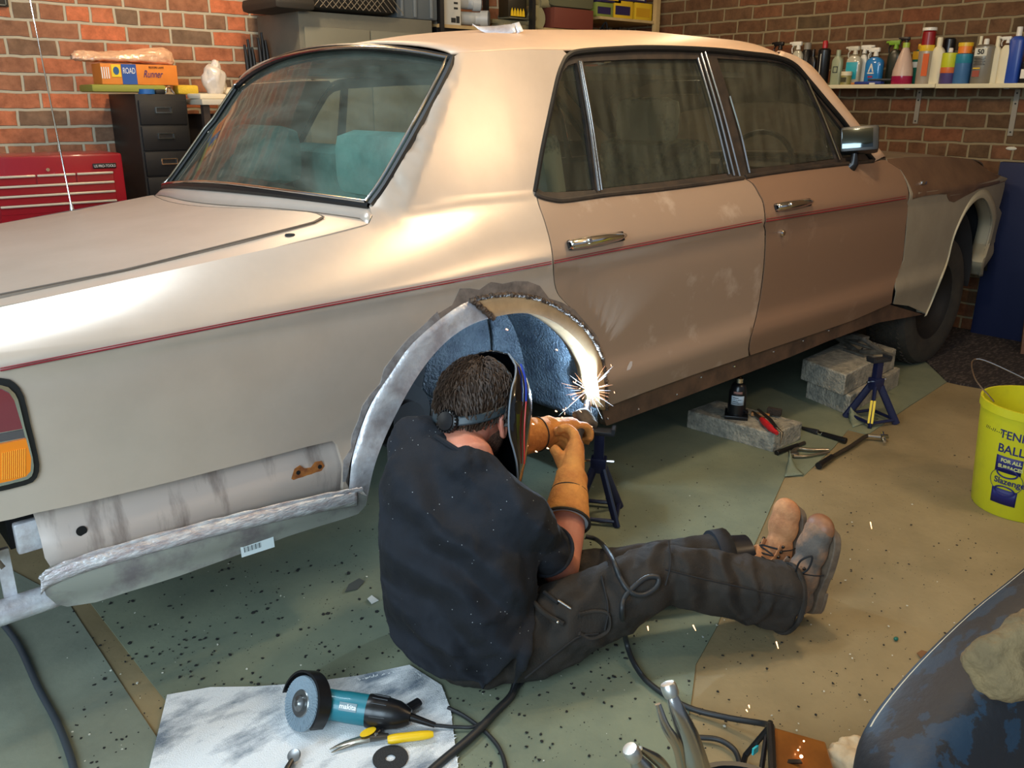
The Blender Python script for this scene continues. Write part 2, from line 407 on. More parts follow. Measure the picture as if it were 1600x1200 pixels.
car = thing('saloon_car', 'dusty champagne four door saloon car raised on one side with its rear wheel off', 'car', (0.9,0.9,0))
carM = car.matrix_world.copy(); car.location = (0,0,0)      # parts are written in floor coordinates

# window geometry in the photo
WIN_R = [(836,301),(848,233),(863,162),(872,122),(880,100),(888,88),(907,81),(960,77),(1020,75),(1110,78)]
WIN_F = [(1110,78),(1170,84),(1215,90),(1243,102),(1265,126),(1292,158),(1319,190),(1345,225),(1366,250)]
ARCH_O = [(944,632),(944,588),(935,549),(907,507),(855,472),(802,460),(750,465),(708,483),(645,535),(610,584),(575,637),(553,700),(540,752)]
def sp(pts, n=4): return [tuple(q)[:2] for q in smoothpts([(a,b,0) for a,b in pts], n)]
ARCHS = sp(ARCH_O,3)
# quarter panel with the C pillar
gap1 = sp([(837,302),(841,320),(850,345),(859,378),(863,405),(865,437),(870,457),(882,472),(906,495),(926,522),(938,547)],3)
QP = [('w',-1.33,.62),('w',-1.33,.94),(0,480),(200,437),(400,393),(500,371),(560,356),(576,350),(582,338),(577,322)]
QP += [(600,290),(632,235),(668,170),(695,118),(704,100),(707,90)]
h0 = hitS(707,90); h1 = hitS(888,86)
QP += [('w', X, zrail(X)) for X in np.linspace(h0.x+.02, h1.x-.02, 10)]
QP += [(888,87),(880,99),(872,121),(863,161),(848,232)] + gap1 + ARCHS[6:] + [(548,768),(535,771),(532,712),(527,695),(519,689),(480,698),(400,719),(310,742),(200,769),(116,789),(58,801),(20,811),(0,815)]
side_panel('quarter_panel', QP, [], M_paint, car, res=.018, thick=.012)
M_low = mat('stained_lower_paint', (186,172,162), .42, metal=.15, col2=(120,106,98), scale=2.2, stretch=(7,1,1.6), thresh=(.52,.72))
LQ = [(50,798),(116,783),(310,735),(480,691),(519,682),(534,684),(540,700),(543,771),(512,773),(400,799),(310,820),(155,862),(81,889),(70,872),(64,845),(56,815)]
def SL_(X,Z): return S(X,Z)+.024+.03*sstep(-1.16,-1.22,X)
side_panel('lower_quarter_panel', LQ, [], M_low, car, f=SL_)
# doors
gap2 = sp([(1161,278),(1176,287),(1187,305),(1193,318),(1196,345),(1195,400),(1190,450),(1182,495),(1171,537),(1171,556)],3)
RD = [(839,303),(852,310),(885,313),(950,304),(1020,297),(1100,287)] + [(x-1.2,y) for x,y in gap2] + [(1085,585),(1010,612),(950,635),(946,634)] + [(944.5,600),(944,577),(940.5,552)] + [(x+2,y+1) for x,y in gap1[::-1]][1:]
side_panel('rear_door', RD, [], M_door, car)
gap3 = sp([(1366,253),(1383,250),(1402,260),(1415,283),(1420,310),(1415,355),(1410,407),(1397,447),(1393,474)],3)
FD = [(1163,277),(1200,271),(1260,263),(1313,257)] + gap3 + [(1334,500),(1280,519),(1220,539),(1173,555)] + [(x+1.2,y) for x,y in gap2[::-1]][1:]
side_panel('front_door', FD, [], M_fdoor, car)
# window surrounds with glass set behind
QG = [(843,294),(859,212),(872,151),(883,112),(891,102),(904,98),(920,200),(934,297),(874,301),(852,300)]
RG = [(915,96),(1000,92),(1094,92),(1112,140),(1133,205),(1148,270),(1050,283),(945,295),(932,195)]
FG = [(1124,91),(1200,95),(1228,99),(1245,107),(1257,118),(1283,170),(1311,248),(1260,255),(1176,264),(1150,170)]
VG = [(1266,132),(1292,166),(1318,200),(1345,236),(1342,244),(1320,247),(1302,205),(1283,160)]
SR = WIN_R + WIN_F[1:] + [(1345,252),(1313,257),(1260,263),(1200,271),(1161,278),(1100,287),(1020,297),(950,304),(885,313),(852,310)]
side_panel('window_surround', SR, [QG,RG,FG,VG], M_seal, car, off=.010, thick=.012, res=.03)
for g_,nm in ((QG,'quarter_window'),(RG,'rear_door_window'),(FG,'front_door_window'),(VG,'vent_window')):
    side_panel(nm, g_, [], M_glass, car, off=.022, thick=0, res=.06)
def strip(name, pts, m, r=.005, off=-.004, mirror=True, n=6, parent=None):
    P = smoothpts([hitS(*p)+Vector((0,off,0)) for p in pts], n)
    o = MB().tube(P, r, 8).build(name, m, parent or car)
    if mirror: MB().tube([mirr(p) for p in P], r, 8).build(name, m, parent or car)
    return o
strip('window_gutter', WIN_R+WIN_F[1:], M_trimblk, .010, .004)
strip('window_sill_seal', [(836,302),(843,307),(862,312),(885,313),(950,304),(1020,297),(1100,287),(1161,278)], M_seal, .009, .0)
strip('window_sill_seal', [(1164,277),(1200,271),(1260,263),(1313,257),(1364,252)], M_seal, .009, .0)
for a,b in (((905,95),(936,298)),((909,95),(941,297)),((1102,80),(1157,276)),((1096,83),(1148,274)),((1091,90),(1140,272)),((1257,114),(1313,249)),((1141,150),(1172,270))):
    mid = ((a[0]+b[0])/2+2,(a[1]+b[1])/2)
    strip('window_bar', [a,mid,b], M_chrome, .0036, .002, mirror=False)
# red double pinstripe
for dy,rr in ((-2.5,.0012),(1.0,.0020)):
    for seg in ([(0,578),(200,538),(400,498),(600,460),(750,432),(861,411)],[(866,410),(1000,383),(1190,346)],[(1197,345),(1300,328),(1415,309)]):
        strip('pinstripe', [(x,y+dy) for x,y in seg], mat('pinstripe_red',(128,22,34),.5), rr, -.0010, mirror=False)
# sill
SL = [(944,636),(1010,613),(1085,586),(1171,557),(1220,540),(1334,501),(1393,475),(1440,462),(1447,490),(1433,480),(1376,503),(1238,558),(1120,604),(1030,638),(952,667),(944,655)]
SL = [(944,637),(1010,614),(1085,587),(1171,558),(1220,541),(1334,502),(1393,476),(1446,492),(1376,505),(1300,533),(1238,559),(1120,604),(1030,638),(952,667)]
sill = side_panel('sill', SL, [], M_sill, car, off=.012, thick=.03)
for p in [(952,655),(1000,640),(1060,617),(1098,590),(1150,573),(1211,550),(1257,533),(1297,517)]:
    h = hitS(*p); MB().ball(h+Vector((0,.008,0)), .005, sub=1).build('screw', M_chrome, sill)
# rear valance: new grey metal below a ground weld
def SV(X,Z):
    zt = ip(X,(-1.35,-1.15,-.45),(.46,.455,.437)); return .035-.030*sstep(zt,zt-.06,Z)+.02*sstep(.36,.31,Z)+yplan(X)
VL = [(556,768),(512,771),(400,797),(310,818),(155,860),(81,887),(63,905),(72,930),(88,944),(105,948),(150,941),(200,925),(280,900),(350,875),(450,838),(500,822),(540,810),(560,803),(570,792),(573,775)]
side_panel('rear_valance', VL, [], M_val, car, f=SV, thick=.02, mirror=False)
VB = sp([(63,905),(81,890),(155,862),(310,820),(400,798),(512,773),(552,766),(566,764)],5)
P = [hitS(x,y,SV)+Vector((0,-.002,0)) for x,y in VB]
M_seamm = mat('ground_seam_metal', (228,230,232), .42, metal=.45, col2=(176,164,166), scale=22, bump=.5, bscale=70, stretch=(1,1,3))
MB().tube(P, [.006+.0015*math.sin(i*2.1) for i in range(len(P))], 8, squash=((0,1,0),.5)).build('ground_weld_seam', M_seamm, car)
rows = []
for k in range(5): rows.append([hitS(x,y+k*6.0,SV)+Vector((0,-.002-.002*math.sin(k*.8),0)) for x,y in VB[:-4]])
MB().grid(rows).build('ground_metal_band', M_seamm, car, solid=.001)
for px,py in ((127,829),):
    h = hitS(px,py,SL_); MB().lathe([(0,0),(.011,0),(.011,.003),(0,.003)],16,frame(h+Vector((0,-.001,0)),(1,0,0),None,(0,-1,0))).build('drain_hole', mat('hole_black',(6,6,6),.9), car)
rust = mat('rust', (168,104,44), .9, col2=(120,66,30), scale=60)
h = hitS(480,734,SL_); fr = frame(h+Vector((0,-.0008,0)),(1,0,-.02),None,(0,-1,0))
rp = [(-.045,-.012),(-.035,.012),(-.02,.018),(-.008,.006),(.01,.004),(.022,.016),(.04,.014),(.048,-.002),(.036,-.016),(.015,-.014),(-.005,-.022),(-.03,-.024)]
ro = MB().prism([(x,y) for x,y in rp],0,.001,fr).build('rust_patch', rust, car)
for dx in (-.026,.034): MB().lathe([(0,0),(.0055,0),(.0055,.002),(0,.002)],12,fr@Matrix.Translation((dx,0,.0006))).build('screw_hole', mat('hole_black',(6,6,6),.9), ro)
# label sticker on the valance
h = hitS(401,847,SV); lb = MB().box((0,0,0),(.085,.050,.001),frame(h+Vector((0,-.003,0)),(1,0,-.02),None,(0,-1,.12))).build('paper_sticker', mat('sticker',(210,222,222),.5), car)
bars = MB(); fr = frame(h+Vector((0,-.0045,-.008)),(1,0,-.02),None,(0,-1,.12))
for i in range(14): bars.box((-.034+.0032*i,0,0),(.0008+.0012*(i%3==0),.013,.0006),fr)
bars.build('barcode', mat('ink',(30,34,36),.6), lb)
# wheel arch: welded-in repair flange in three pieces, its return lip, weld bead
AI = [(938,640),(934,609),(928,577),(907,539),(872,507),(830,490),(785,492),(731,509),(687,542),(648,592),(610,662),(585,724),(570,790)]
AO = [(947,640),(945,588),(936,549),(908,507),(856,472),(802,460),(750,465),(708,483),(645,535),(610,584),(577,637),(553,705),(545,765)]
ao = [hitS(*p) for p in sp(AO,6)]; ai = [hitS(*p) for p in sp(AI,6)]
def arch_piece(i0, i1, m):
    rows = []
    for k in range(i0, i1+1):
        o_,i_ = ao[k], ai[k]
        rows.append([o_+Vector((0,-.001,0)), o_.lerp(i_,.3)+Vector((0,-.004,0)), o_.lerp(i_,.85)+Vector((0,-.005,0)), i_+Vector((0,-.004,0)), i_+Vector((0,.003,0)), i_+Vector((0,.045,0)), i_+Vector((0,.085,0))])
    return MB().grid(rows).build('arch_flange', m, car, solid=.002, off=-1)
arch_piece(0, 38, M_tan); arch_piece(38, len(ao)-1, M_bare)
bead = MB(); P = []
for k in range(0, 40):
    if k: 
        for q in (0,.5): P.append(ao[k-1].lerp(ao[k], q))
P = smoothpts(P,2)
bead.tube([p+Vector((.001*math.sin(i*1.7),-.003,.002*math.sin(i*2.3))) for i,p in enumerate(P)], [.006+.0018*math.sin(i*2.9)+.001*math.sin(i*5.1) for i in range(len(P))], 8)
bead.build('arch_weld_bead', M_weld, car)
cr = [ao[38].lerp(ai[38], t)+Vector((0,-.009,0)) for t in np.linspace(-.05,1.05,12)]
MB().tube(cr, [.009+.002*math.sin(i*2.3) for i in range(12)], 8, squash=((0,1,0),.6)).build('arch_weld_bead', M_weld, car)
mi_ = [mirr((p.x,p.y,p.z)) for p in ai]; mo_ = [mirr((p.x,p.y,p.z)) for p in ao]
MB().grid([[o_,i_,(i_[0],i_[1]-.06,i_[2])] for o_,i_ in zip(mo_,mi_)]).build('arch_flange', M_paint, car, solid=.002)
# scorched and ground paint round the arch
def arch_patch(name, idx, widths, m):
    A_ = [ARCHS[i] for i in idx]; cx_,cy_ = 770,700; B_ = []
    for (x,y),w_ in zip(A_,widths):
        d = math.hypot(x-cx_,y-cy_); B_.append((x+(x-cx_)/d*w_, y+(y-cy_)/d*w_))
    side_panel(name, A_+B_[::-1], [], m, car, off=-.0015, thick=.001, mirror=False, res=.015)
rnd_ = random.Random(6); nA = len(ARCHS)
i1 = list(range(5,nA-14)); arch_patch('scorched_paint', [i for i in range(4,23)], [3+rnd_.uniform(0,10)*min(1,k/3)+ (14 if 8<k<17 else 2)*rnd_.uniform(.5,1) for k in range(19)], mat('scorched_paint',(104,92,84),.6,col2=(140,124,112),scale=30))
arch_patch('ground_paint_edge', [i for i in range(22,nA)], [4+rnd_.uniform(0,9) for k in range(nA-22)], mat('ground_edge',(150,142,140),.4,metal=.4,col2=(190,188,190),scale=40))
# wheel housings: drum plus inner wall
def well(cx, cz, r, y0, y1, m, name='wheel_housing', lo_=-.12, hi_=PI+.12):
    rows = []
    for k in range(33):
        a = lo_+(hi_-lo_)*k/32; x = cx+r*math.cos(a); z = cz+r*math.sin(a)
        rows.append([(x,y0,z),(x,y0+(y1-y0)*.5,z+.0),(x,y1-math.copysign(.03,y1-y0),z),(cx+(r-.04)*math.cos(a),y1,cz+(r-.04)*math.sin(a)),(cx+.5*r*math.cos(a),y1,cz+.5*r*math.sin(a)),(cx,y1,cz)])
    MB().grid(rows).build(name, m, car, solid=.004)
cxw = (max(p.x for p in ai)+min(p.x for p in ai))/2; czw = max(p.z for p in ai)-.40
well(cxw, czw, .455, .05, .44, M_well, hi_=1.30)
well(cxw, czw, .455, .05, .44, M_under, lo_=1.30)  # rear half in dark material, standing in for shade behind the welder's head
well(cxw, czw-.07, .455, CW-.05, CW-.44, M_under)
well(3.10, .42, .43, .10, .46, M_under); well(3.10, .36, .43, CW-.10, CW-.46, M_under)
# a seam and hose inside the rear housing
MB().tube(smoothpts([(.28,.40,.80),(.33,.42,.68),(.36,.43,.55),(.36,.43,.42)],6), .006, 8).build('housing_seam', M_well, car)
# front wing with arch
FWt = [('w',X,ztop(X)+.0) for X in (2.75,3.0,3.25,3.5,3.65,3.76)]
FWa = sp([(1447,490),(1459,462),(1477,417),(1488,375),(1503,340),(1518,318),(1533,309),(1543,320),(1549,345),(1543,375),(1533,410),(1529,432)],3)
FW = [(1385,247.5),('w',2.55,ztop(2.55))] + FWt + [('w',3.82,.90),('w',3.80,.78),(1568,353),(1553,380),(1540,415)] + FWa[::-1] + [(1420,478),(1396,475),(1399,448),(1412,407),(1417,355),(1422,310),(1417,283),(1406,264),(1386,252)]
fwq = [xz(p) for p in FW]
def SW(X,Z): return S(X,Z)
side_panel('front_wing', FW, [], M_wing, car, res=.022)
# brown painted upper part left on the wing
BU = [(1385,248),('w',2.55,ztop(2.55))] + FWt + [('w',3.80,.93),(1530,295),(1508,306),(1490,316),(1483,314),(1478,304),(1465,303),(1440,307),(1424,312),(1418,283),(1407,265),(1387,252.5)]
side_panel('wing_paint', BU, [], mat('wing_brown_paint',(108,82,62),.5,col2=(92,68,52),scale=9), car, off=-.002, thick=.0015, mirror=False)
FI = [(x,y) for x,y in FWa]
fo = [hitS(*p) for p in sp([(1447,490),(1459,462),(1477,417),(1488,375),(1503,340),(1518,318),(1533,309),(1543,320),(1549,345),(1543,375),(1533,410),(1529,432)],5)]
cF = Vector((3.08,0,.45))
rows = []
for p in fo:
    o_ = cF+(p-cF)*1.10; rows.append([Vector((o_.x,p.y-.001,o_.z)), Vector((p.x+(o_.x-p.x)*.5,p.y-.008,(p.z+o_.z)/2)), p+Vector((0,-.006,0)), p+Vector((0,.04,0)), p+Vector((0,.07,0))])
MB().grid(rows).build('arch_flange', mat('arch_primer',(176,166,140),.55), car, solid=.002, off=-1)
h = hitS(1441,285); MB().box((0,0,0),(.05,.016,.012),frame(h+Vector((0,-.006,0)),(1,0,0),None,(0,-1,0)),ch=.004).build('side_repeater', M_chrome, car)
# ---- deck, boot lid, roof, bonnet
def crown(Y, c, half=.80): return c*(1-((Y-CW/2)/half)**2)
def D(X, Y): return ztop(X)+.028+crown(Y,.030)-.030 - ROLL*(Y-.13)+.03*0
def hitD(px, py, f):
    d = ray(px,py); z = 1.05
    for _ in range(60):
        t = (z-CAM.z)/d.z; X = CAM.x+d.x*t; Y = CAM.y+d.y*t; z = z+.5*(f(X,max(0,min(CW,Y)))-z)
    t = (z-CAM.z)/d.z; return CAM+d*t
cr_r = [hitS(*p) for p in sp([(0,480),(200,437),(400,393),(500,371),(560,356),(576,350)],4)]
cr_r = [Vector((-1.33,S(-1.33,.94),.94))]+cr_r
gl_c = hitS(577,322)
GBY = np.linspace(0,1,15)
def gb(u):   # glass base point, u 0 right .. 1 left; bows to the rear in plan, upward in the middle
    Y = gl_c.y+(CW-2*gl_c.y)*u; X = gl_c.x-.11*(1-(2*u-1)**2); return Vector((X, Y, gl_c.z+.030*(1-(2*u-1)**2)-ROLL*(Y-gl_c.y)))
# deck sheet
def Dz(X,Y):
    # follows crease at the side, glass base at the front
    e = min(Y, CW-Y); base = ztop(X)-ROLL*Y+.004
    return base + .034*(1-max(0,1-(e-.13)/.5)**2) if e > .13 else base
right = [(p.x,p.y) for p in cr_r]; left = [(x,CW-y) for x,y in right][::-1]
base = [(gb(u).x-.006, gb(u).y) for u in np.linspace(0,1,21)]
lid = []
lc = [hitD(x,y,Dz) for x,y in ((535,345),(500,336),(470,331))]
rx = lc[0].x
lidR = [(-1.32,.185),(-.9,.20),(rx-.06,.235),(rx-.02,.26),(rx-.015,.30)]
lidT = [(rx-.02-.10*(1-(2*u-1)**2), .34+(CW-.68)*u) for u in np.linspace(0,1,13)]
lidL = [(x,CW-y) for x,y in lidR][::-1]
lid = lidR+lidT+lidL
def smp(poly, g):
    cx = sum(p[0] for p in poly)/len(poly); cy = sum(p[1] for p in poly)/len(poly)
    return [(p[0]+g*(1 if p[0]<cx else -1), p[1]+g*(1 if p[1]<cy else -1)) for p in poly]
v2,tr = cdt_panel(right+base+left, [lid], .035)
sheet_obj('rear_deck', [(x,y,Dz(x,y)) for x,y in v2], tr, M_paint, car, .006, (0,0,1))
v2,tr = cdt_panel(smp(lid,.0035), [], .045)
sheet_obj('boot_lid', [(x,y,Dz(x,y)+.006) for x,y in v2], tr, M_deckp, car, .012, (0,0,1))
MB().box((-.8,CW/2,.86),(1.0,1.5,.01)).build('boot_floor', M_under, car)
MB().tube([(x,y,Dz(x,y)+.0045) for x,y in lidR+lidT+lidL], .0019, 6).build('boot_lid_seal', mat('lid_seal',(92,84,76),.6), car)
h = hitD(453,368,Dz); MB().lathe([(.006,0),(.013,0),(.011,.003),(.006,.001)],16,Matrix.Translation(h+Vector((0,0,.001)))).build('aerial_hole', M_under, car)
# rear glass: rails follow the pillar edges
rg_r = [hitS(*p) for p in sp([(577,322),(600,290),(632,235),(668,170),(695,118),(707,92)],3)]
nr = len(rg_r); rows = []
for i,p in enumerate(rg_r):
    v = i/(nr-1); row = []
    for u in np.linspace(0,1,17):
        b = 1-(2*u-1)**2; Y = p.y+(CW-2*p.y)*u
        row.append(Vector((p.x-(.11*(1-v)+.05*v)*b, Y, p.z+(.030*(1-v)+.075*v)*b-ROLL*(Y-p.y))))
    rows.append(row)
MB().grid([[q+Vector((.012,0,-.006)) for q in r] for r in rows]).build('rear_windscreen', M_rglass, car)
rim = rows[0][:]+[r[-1] for r in rows[1:]]+rows[-1][::-1][1:]+[r[0] for r in rows[::-1]][1:-1]
def closed_tube(P, r, n=8):
    mb = MB(); P = P+[P[0]]; return mb.tube(P, r, n, caps=False)
closed_tube([p+Vector((.004,.004 if p.y<1 else -.004,.0)) for p in rim], .011).build('windscreen_seal', M_trimblk, car)
cc = Vector((sum(p.x for p in rim)/len(rim), sum(p.y for p in rim)/len(rim), sum(p.z for p in rim)/len(rim)))
closed_tube([p+(cc-p).normalized()*.014+Vector((-.006,0,.008)) for p in rim], .0045).build('chrome_trim', M_chrome, car)
# inner dark frame of the rear glass
rows2 = []
for k,p in enumerate(rim+[rim[0]]):
    rows2.append([p+(cc-p).normalized()*.016+Vector((.014,0,-.008)), p+(cc-p).normalized()*.040+Vector((.016,0,-.012))])
MB().grid(rows2).build('glass_border', M_trimblk, car)
# cowl joining deck and rear glass
rows = []
q0 = hitS(576,351); q1 = hitS(583,338); rows.append([q0+Vector((0,.004,0)), q1+Vector((0,.004,0)), gb(0)+Vector((.012,0,-.006))])
for u in np.linspace(0,1,21):
    b_ = gb(u); dk = Vector((b_.x-.03,b_.y,Dz(b_.x-.03,b_.y)+.001)); rows.append([dk, Vector((b_.x-.008,b_.y,(dk.z*.4+b_.z*.6))), b_+Vector((.012,0,-.006))])
MB().grid(rows).build('rear_cowl', M_paint, car, solid=.003)
# roof
rows = []; XR = list(np.linspace(rg_r[-1].x+.004, 1.72, 26))
for X in XR:
    zr = zrail(X); yr = S(X,zr); row = []
    f_ = sstep(XR[0]-.02, XR[0]+.5, X); xb = 1-sstep(XR[0], XR[0]+.6, X)
    for k in range(33):
        q = k/32; u = q*q*(3-2*q); Y = yr+(CW-2*yr)*u; e = min(u,1-u)*2
        cz = (.066+.042*f_)*(1-(1-e)**2.2)**(1/1.5)
        xo = -.05*(1-(2*u-1)**2)*xb; fw = .05*(1-(2*u-1)**2)*sstep(1.2,1.72,X)
        row.append(Vector((X+xo+fw, Y, zr+cz-ROLL*(Y-yr)-.035*sstep(1.35,1.72,X)*e*0)))
    rows.append(row)
MB().grid(rows).build('roof', M_roofp, car, solid=.006, off=-1)
# A pillars: outer strip from roof corner to the scuttle
pr = [(1215,90),(1243,102),(1265,126),(1292,158),(1319,190),(1345,225),(1368,252)]
po = [(1215,81),(1243,90),(1268,104),(1298,140),(1330,180),(1356,213),(1384,246)]
pa = [hitS(*p)+Vector((0,.004,0)) for p in sp(pr,4)]; pb = []
for (x,y),q in zip(sp(po,4),pa): pb.append(atd(x,y,(q-CAM).dot(_F)+.10))
for mm in (0,1):
    rows = []
    for a,b in zip(pa,pb):
        r = [a, a.lerp(b,.5)+Vector((.004,-.012,.012)), b, b+Vector((.01,.05,-.02)), a+Vector((.02,.05,-.02))]
        rows.append([Vector(mirr(p)) for p in r] if mm else r)
    MB().grid(rows).build('windscreen_pillar', M_roofp if not mm else M_roofp, car, solid=.003)
wsb = [Vector((pb[-1].x+.10*(1-(2*u-1)**2), .16+(CW-.32)*u, 1.085-ROLL*(.13+(CW-.3)*u)+.02*(1-(2*u-1)**2))) for u in np.linspace(0,1,13)]
wst = [Vector((XR[-1]+.05*(1-(2*u-1)**2)+.0, .26+(CW-.52)*u, zrail(1.72)+.02+.085*(1-(2*u-1)**2)-ROLL*(.26+(CW-.5)*u))) for u in np.linspace(0,1,13)]
MB().grid([[b.lerp(t,v) for b,t in zip(wsb,wst)] for v in np.linspace(0,1,6)]).build('windscreen', M_glass, car)
# scuttle and bonnet
def Bz(X,Y):
    e = min(Y,CW-Y); return ztop(X)-ROLL*Y+.004+.035*(1-max(0,1-(e-.1)/.6)**2 if e>.1 else 0)
bo = [(2.22,.12),(3.0,.105),(3.4,.135),(3.6,.16),(3.76,.21),(3.82,.5),(3.84,CW/2),(3.82,CW-.5),(3.76,CW-.21),(3.6,CW-.16),(3.0,CW-.13),(2.22,CW-.15)]
v2,tr = cdt_panel(bo, [], .06)
sheet_obj('bonnet', [(x,y,Bz(x,y)) for x,y in v2], tr, mat('bonnet_paint',(112,96,78),.55,col2=(92,80,66),scale=7), car, .006, (0,0,1))
MB().grid([[(3.76,.12,.96),(3.83,.5,.94),(3.85,CW/2,.93),(3.83,CW-.5,.90),(3.76,CW-.12,.88)],[(3.80,.12,.42),(3.86,.5,.42),(3.88,CW/2,.42),(3.86,CW-.5,.42),(3.80,CW-.12,.42)]]).build('nose_panel', M_under, car, solid=.01)
MB().grid([[(-1.32,.16,.94),(-1.36,.6,.97),(-1.36,CW-.6,.95),(-1.32,CW-.16,.88)],[(-1.33,.04,.62),(-1.40,.5,.62),(-1.40,CW-.5,.60),(-1.33,CW-.04,.56)],[(-1.25,.08,.42),(-1.30,.5,.42),(-1.30,CW-.5,.40),(-1.25,CW-.08,.38)]]).build('tail_panel', M_deckp, car, solid=.01)
# floor pan and engine bay
u = MB(); u.box((1.62,CW/2,.40),(1.96,CW-.30,.10)); u.box((-.85,CW/2,.46),(.75,CW-.30,.08)); u.box((cxw,CW/2,.62),(1.0,CW-.92,.14)); u.box((3.1,CW/2,.5),(1.3,CW-.96,.12)); u.build('floor_pan', M_under, car)
# rear axle hub and exhaust
u = MB(); u.tube([(cxw-.1,.62,.36),(cxw-.1,CW-.3,.33)], .045, 14); u.lathe([(0,0),(.11,0),(.11,.02),(.06,.03),(.06,.06),(0,.06)],24,frame((cxw-.1,.40,.38),(1,0,0),None,(0,-1,0))); u.build('rear_axle', M_under, car)
P = smoothpts([(-1.9,.10,.30),(-1.4,.13,.335),(-1.15,.16,.35),(-.9,.3,.36)],6)
a0 = at(0,958,1,.13); a1 = at(78,932,1,.13)
MB().tube([a0+(a0-a1)*2, a0, a1, a1+Vector((.25,.06,.0))], .028, 18).build('exhaust_pipe', M_bare, car)
# bracket hanging at the rear corner
MB().box((0,0,0),(.09,.02,.07),Matrix.Translation(at(60,832,1,.10)),ch=.006).build('bumper_bracket', M_bare, car)
b0 = at(8,870,1,.15); b1 = at(12,925,1,.15); MB().box(((b0+b1)/2)[:],(.025,.012,(b0-b1).length+.04)).build('bumper_bracket', M_bare, car)
# tail lamp: wraps the corner
TLo = sp([(-60,592),(0,590),(22,598),(36,618),(46,660),(58,710),(60,735),(50,752),(25,760),(0,766),(-60,778)],2)
TLi = sp([(-60,600),(0,600),(16,608),(26,622),(36,662),(49,712),(50,735),(42,746),(20,752),(0,757),(-60,768)],2)
pan = side_panel('tail_lamp', TLo, [], M_trimblk, car, off=-.006, thick=.012, mirror=False)
side_panel('chrome_bezel', TLi, [], M_chrome, pan, off=-.010, thick=.006, mirror=False)
def ripple(f, a=.0012, w=420): return lambda X,Z: f(X,Z)+a*math.sin(X*w)
L1 = [(-60,606),(0,606),(12,612),(20,624),(33,667),(-60,683)]
L2 = [(-60,700),(0,691),(38,683),(46,713),(45,733),(38,741),(18,747),(0,751),(-60,760)]
side_panel('red_lens', L1, [], mat('red_lens',(120,50,56),.12,coat=.6), pan, off=-.013, thick=.004, mirror=False, res=.01)
side_panel('dark_strip', [(-60,686),(34,669),(37,681),(-60,698)], [], mat('lamp_grey',(84,80,80),.3), pan, off=-.012, thick=.003, mirror=False)
side_panel('orange_lens', L2, [], mat('orange_lens',(240,132,20),.12,coat=.6), pan, off=-.014, thick=.004, mirror=False, res=.004, f=lambda X,Z: S(X,Z))
# flutes of the orange lens
fl = MB()
for i in range(12):
    x = i*3.2+1; a = hitS(x, 704-.2*x); b = hitS(x, 746-.15*x)
    fl.tube([a+Vector((0,-.0145,0)), b+Vector((0,-.0145,0))], .0011, 6)
fl.build('lens_flutes', mat('orange_lens_light',(252,170,50),.15,coat=.6), pan)
# door handles
def handle(x0,y0,x1,y1):
    a = hitS(x0,y0); b = hitS(x1,y1); ax = (b-a).normalized(); L_ = (b-a).length
    n = Vector((0,-1,.35)).normalized(); fr = frame((a+b)/2, ax, None, n)
    h_ = MB().box((0,0,.004),(L_,.030,.010),fr,ch=.004).build('door_handle', mat('handle_black',(24,24,26),.3), car)
    prof = [(-.5,.010),(-.44,.015),(-.2,.017),(.1,.016),(.4,.012),(.5,.007)]
    rows = []
    for t,w_ in prof:
        zt = .028*(1-(2*t*.9)**2)**.5+.006
        rows.append([fr@Vector((t*L_, w_*math.cos(q), (zt if math.sin(q)>0 else .006)*abs(math.sin(q)))) for q in np.linspace(0,PI,9)])
    MB().grid(rows).build('grip', M_chrome, h_, solid=.002)
    MB().lathe([(0,0),(.009,0),(.009,.012),(.007,.015),(0,.015)],16,fr@Matrix.Translation((-.25*L_,0,.024))).build('push_button', M_chrome, h_)
handle(886,384,973,369); handle(1210,325,1265,316)
h = hitS(1222,364); MB().lathe([(0,0),(.013,0),(.013,.006),(.009,.010),(0,.010)],20,frame(h,(1,0,0),None,(0,-1,0))).build('door_lock', M_chrome, car)
# bare filler spots on the rear door
h = hitS(982,575); MB().prism([(-.014,-.022),(-.004,-.020),(.016,.006),(.017,.020),(.006,.022),(-.006,.006)],0,.0008,frame(h+Vector((0,-.0008,0)),(1,0,0),None,(0,-1,0))).build('filler_spot', mat('filler',(206,196,190),.6), car)
# door mirror
mc = atd(1343,216,(hitS(1330,255)-CAM).dot(_F)-.07)
fx = (_R*1.0).normalized(); mz = (-_F*.9-_R*.35-_U*.05).normalized(); fr = frame(mc, _R, None, mz)
mh = MB().box((0,0,-.04),(.150,.105,.085),fr,ch=.014).build('door_mirror', mat('mirror_housing',(36,38,38),.35), car)
MB().box((-.008,.0,.003),(.120,.078,.003),fr,ch=.001).build('mirror_glass', mat('mirror_glass',(96,104,104),.08,metal=1), mh)
base_p = hitS(1330,258); MB().tube([mc-Vector((0,0,.05))+_F*.04, base_p.lerp(mc,.4), base_p+Vector((0,-.012,.01)), base_p+Vector((0,.004,-.004))], [.016,.013,.020,.030], 14).build('mirror_stem', mat('handle_black',(24,24,26),.3), mh)
# aerial on the far rear wing
ab = atd(112,325,(Vector((-.62,1.68,.95))-CAM).dot(_F)); atp = atd(35,-60,(ab-CAM).dot(_F)-.10)
ae = MB().tube([ab, ab.lerp(atp,.5), atp], [.003,.0026,.0022], 8).build('aerial', M_chrome, car)
MB().tube([ab-Vector((0,0,.02)), ab+Vector((0,0,.012))], [.010,.006], 12).build('aerial_base', M_chrome, ae)
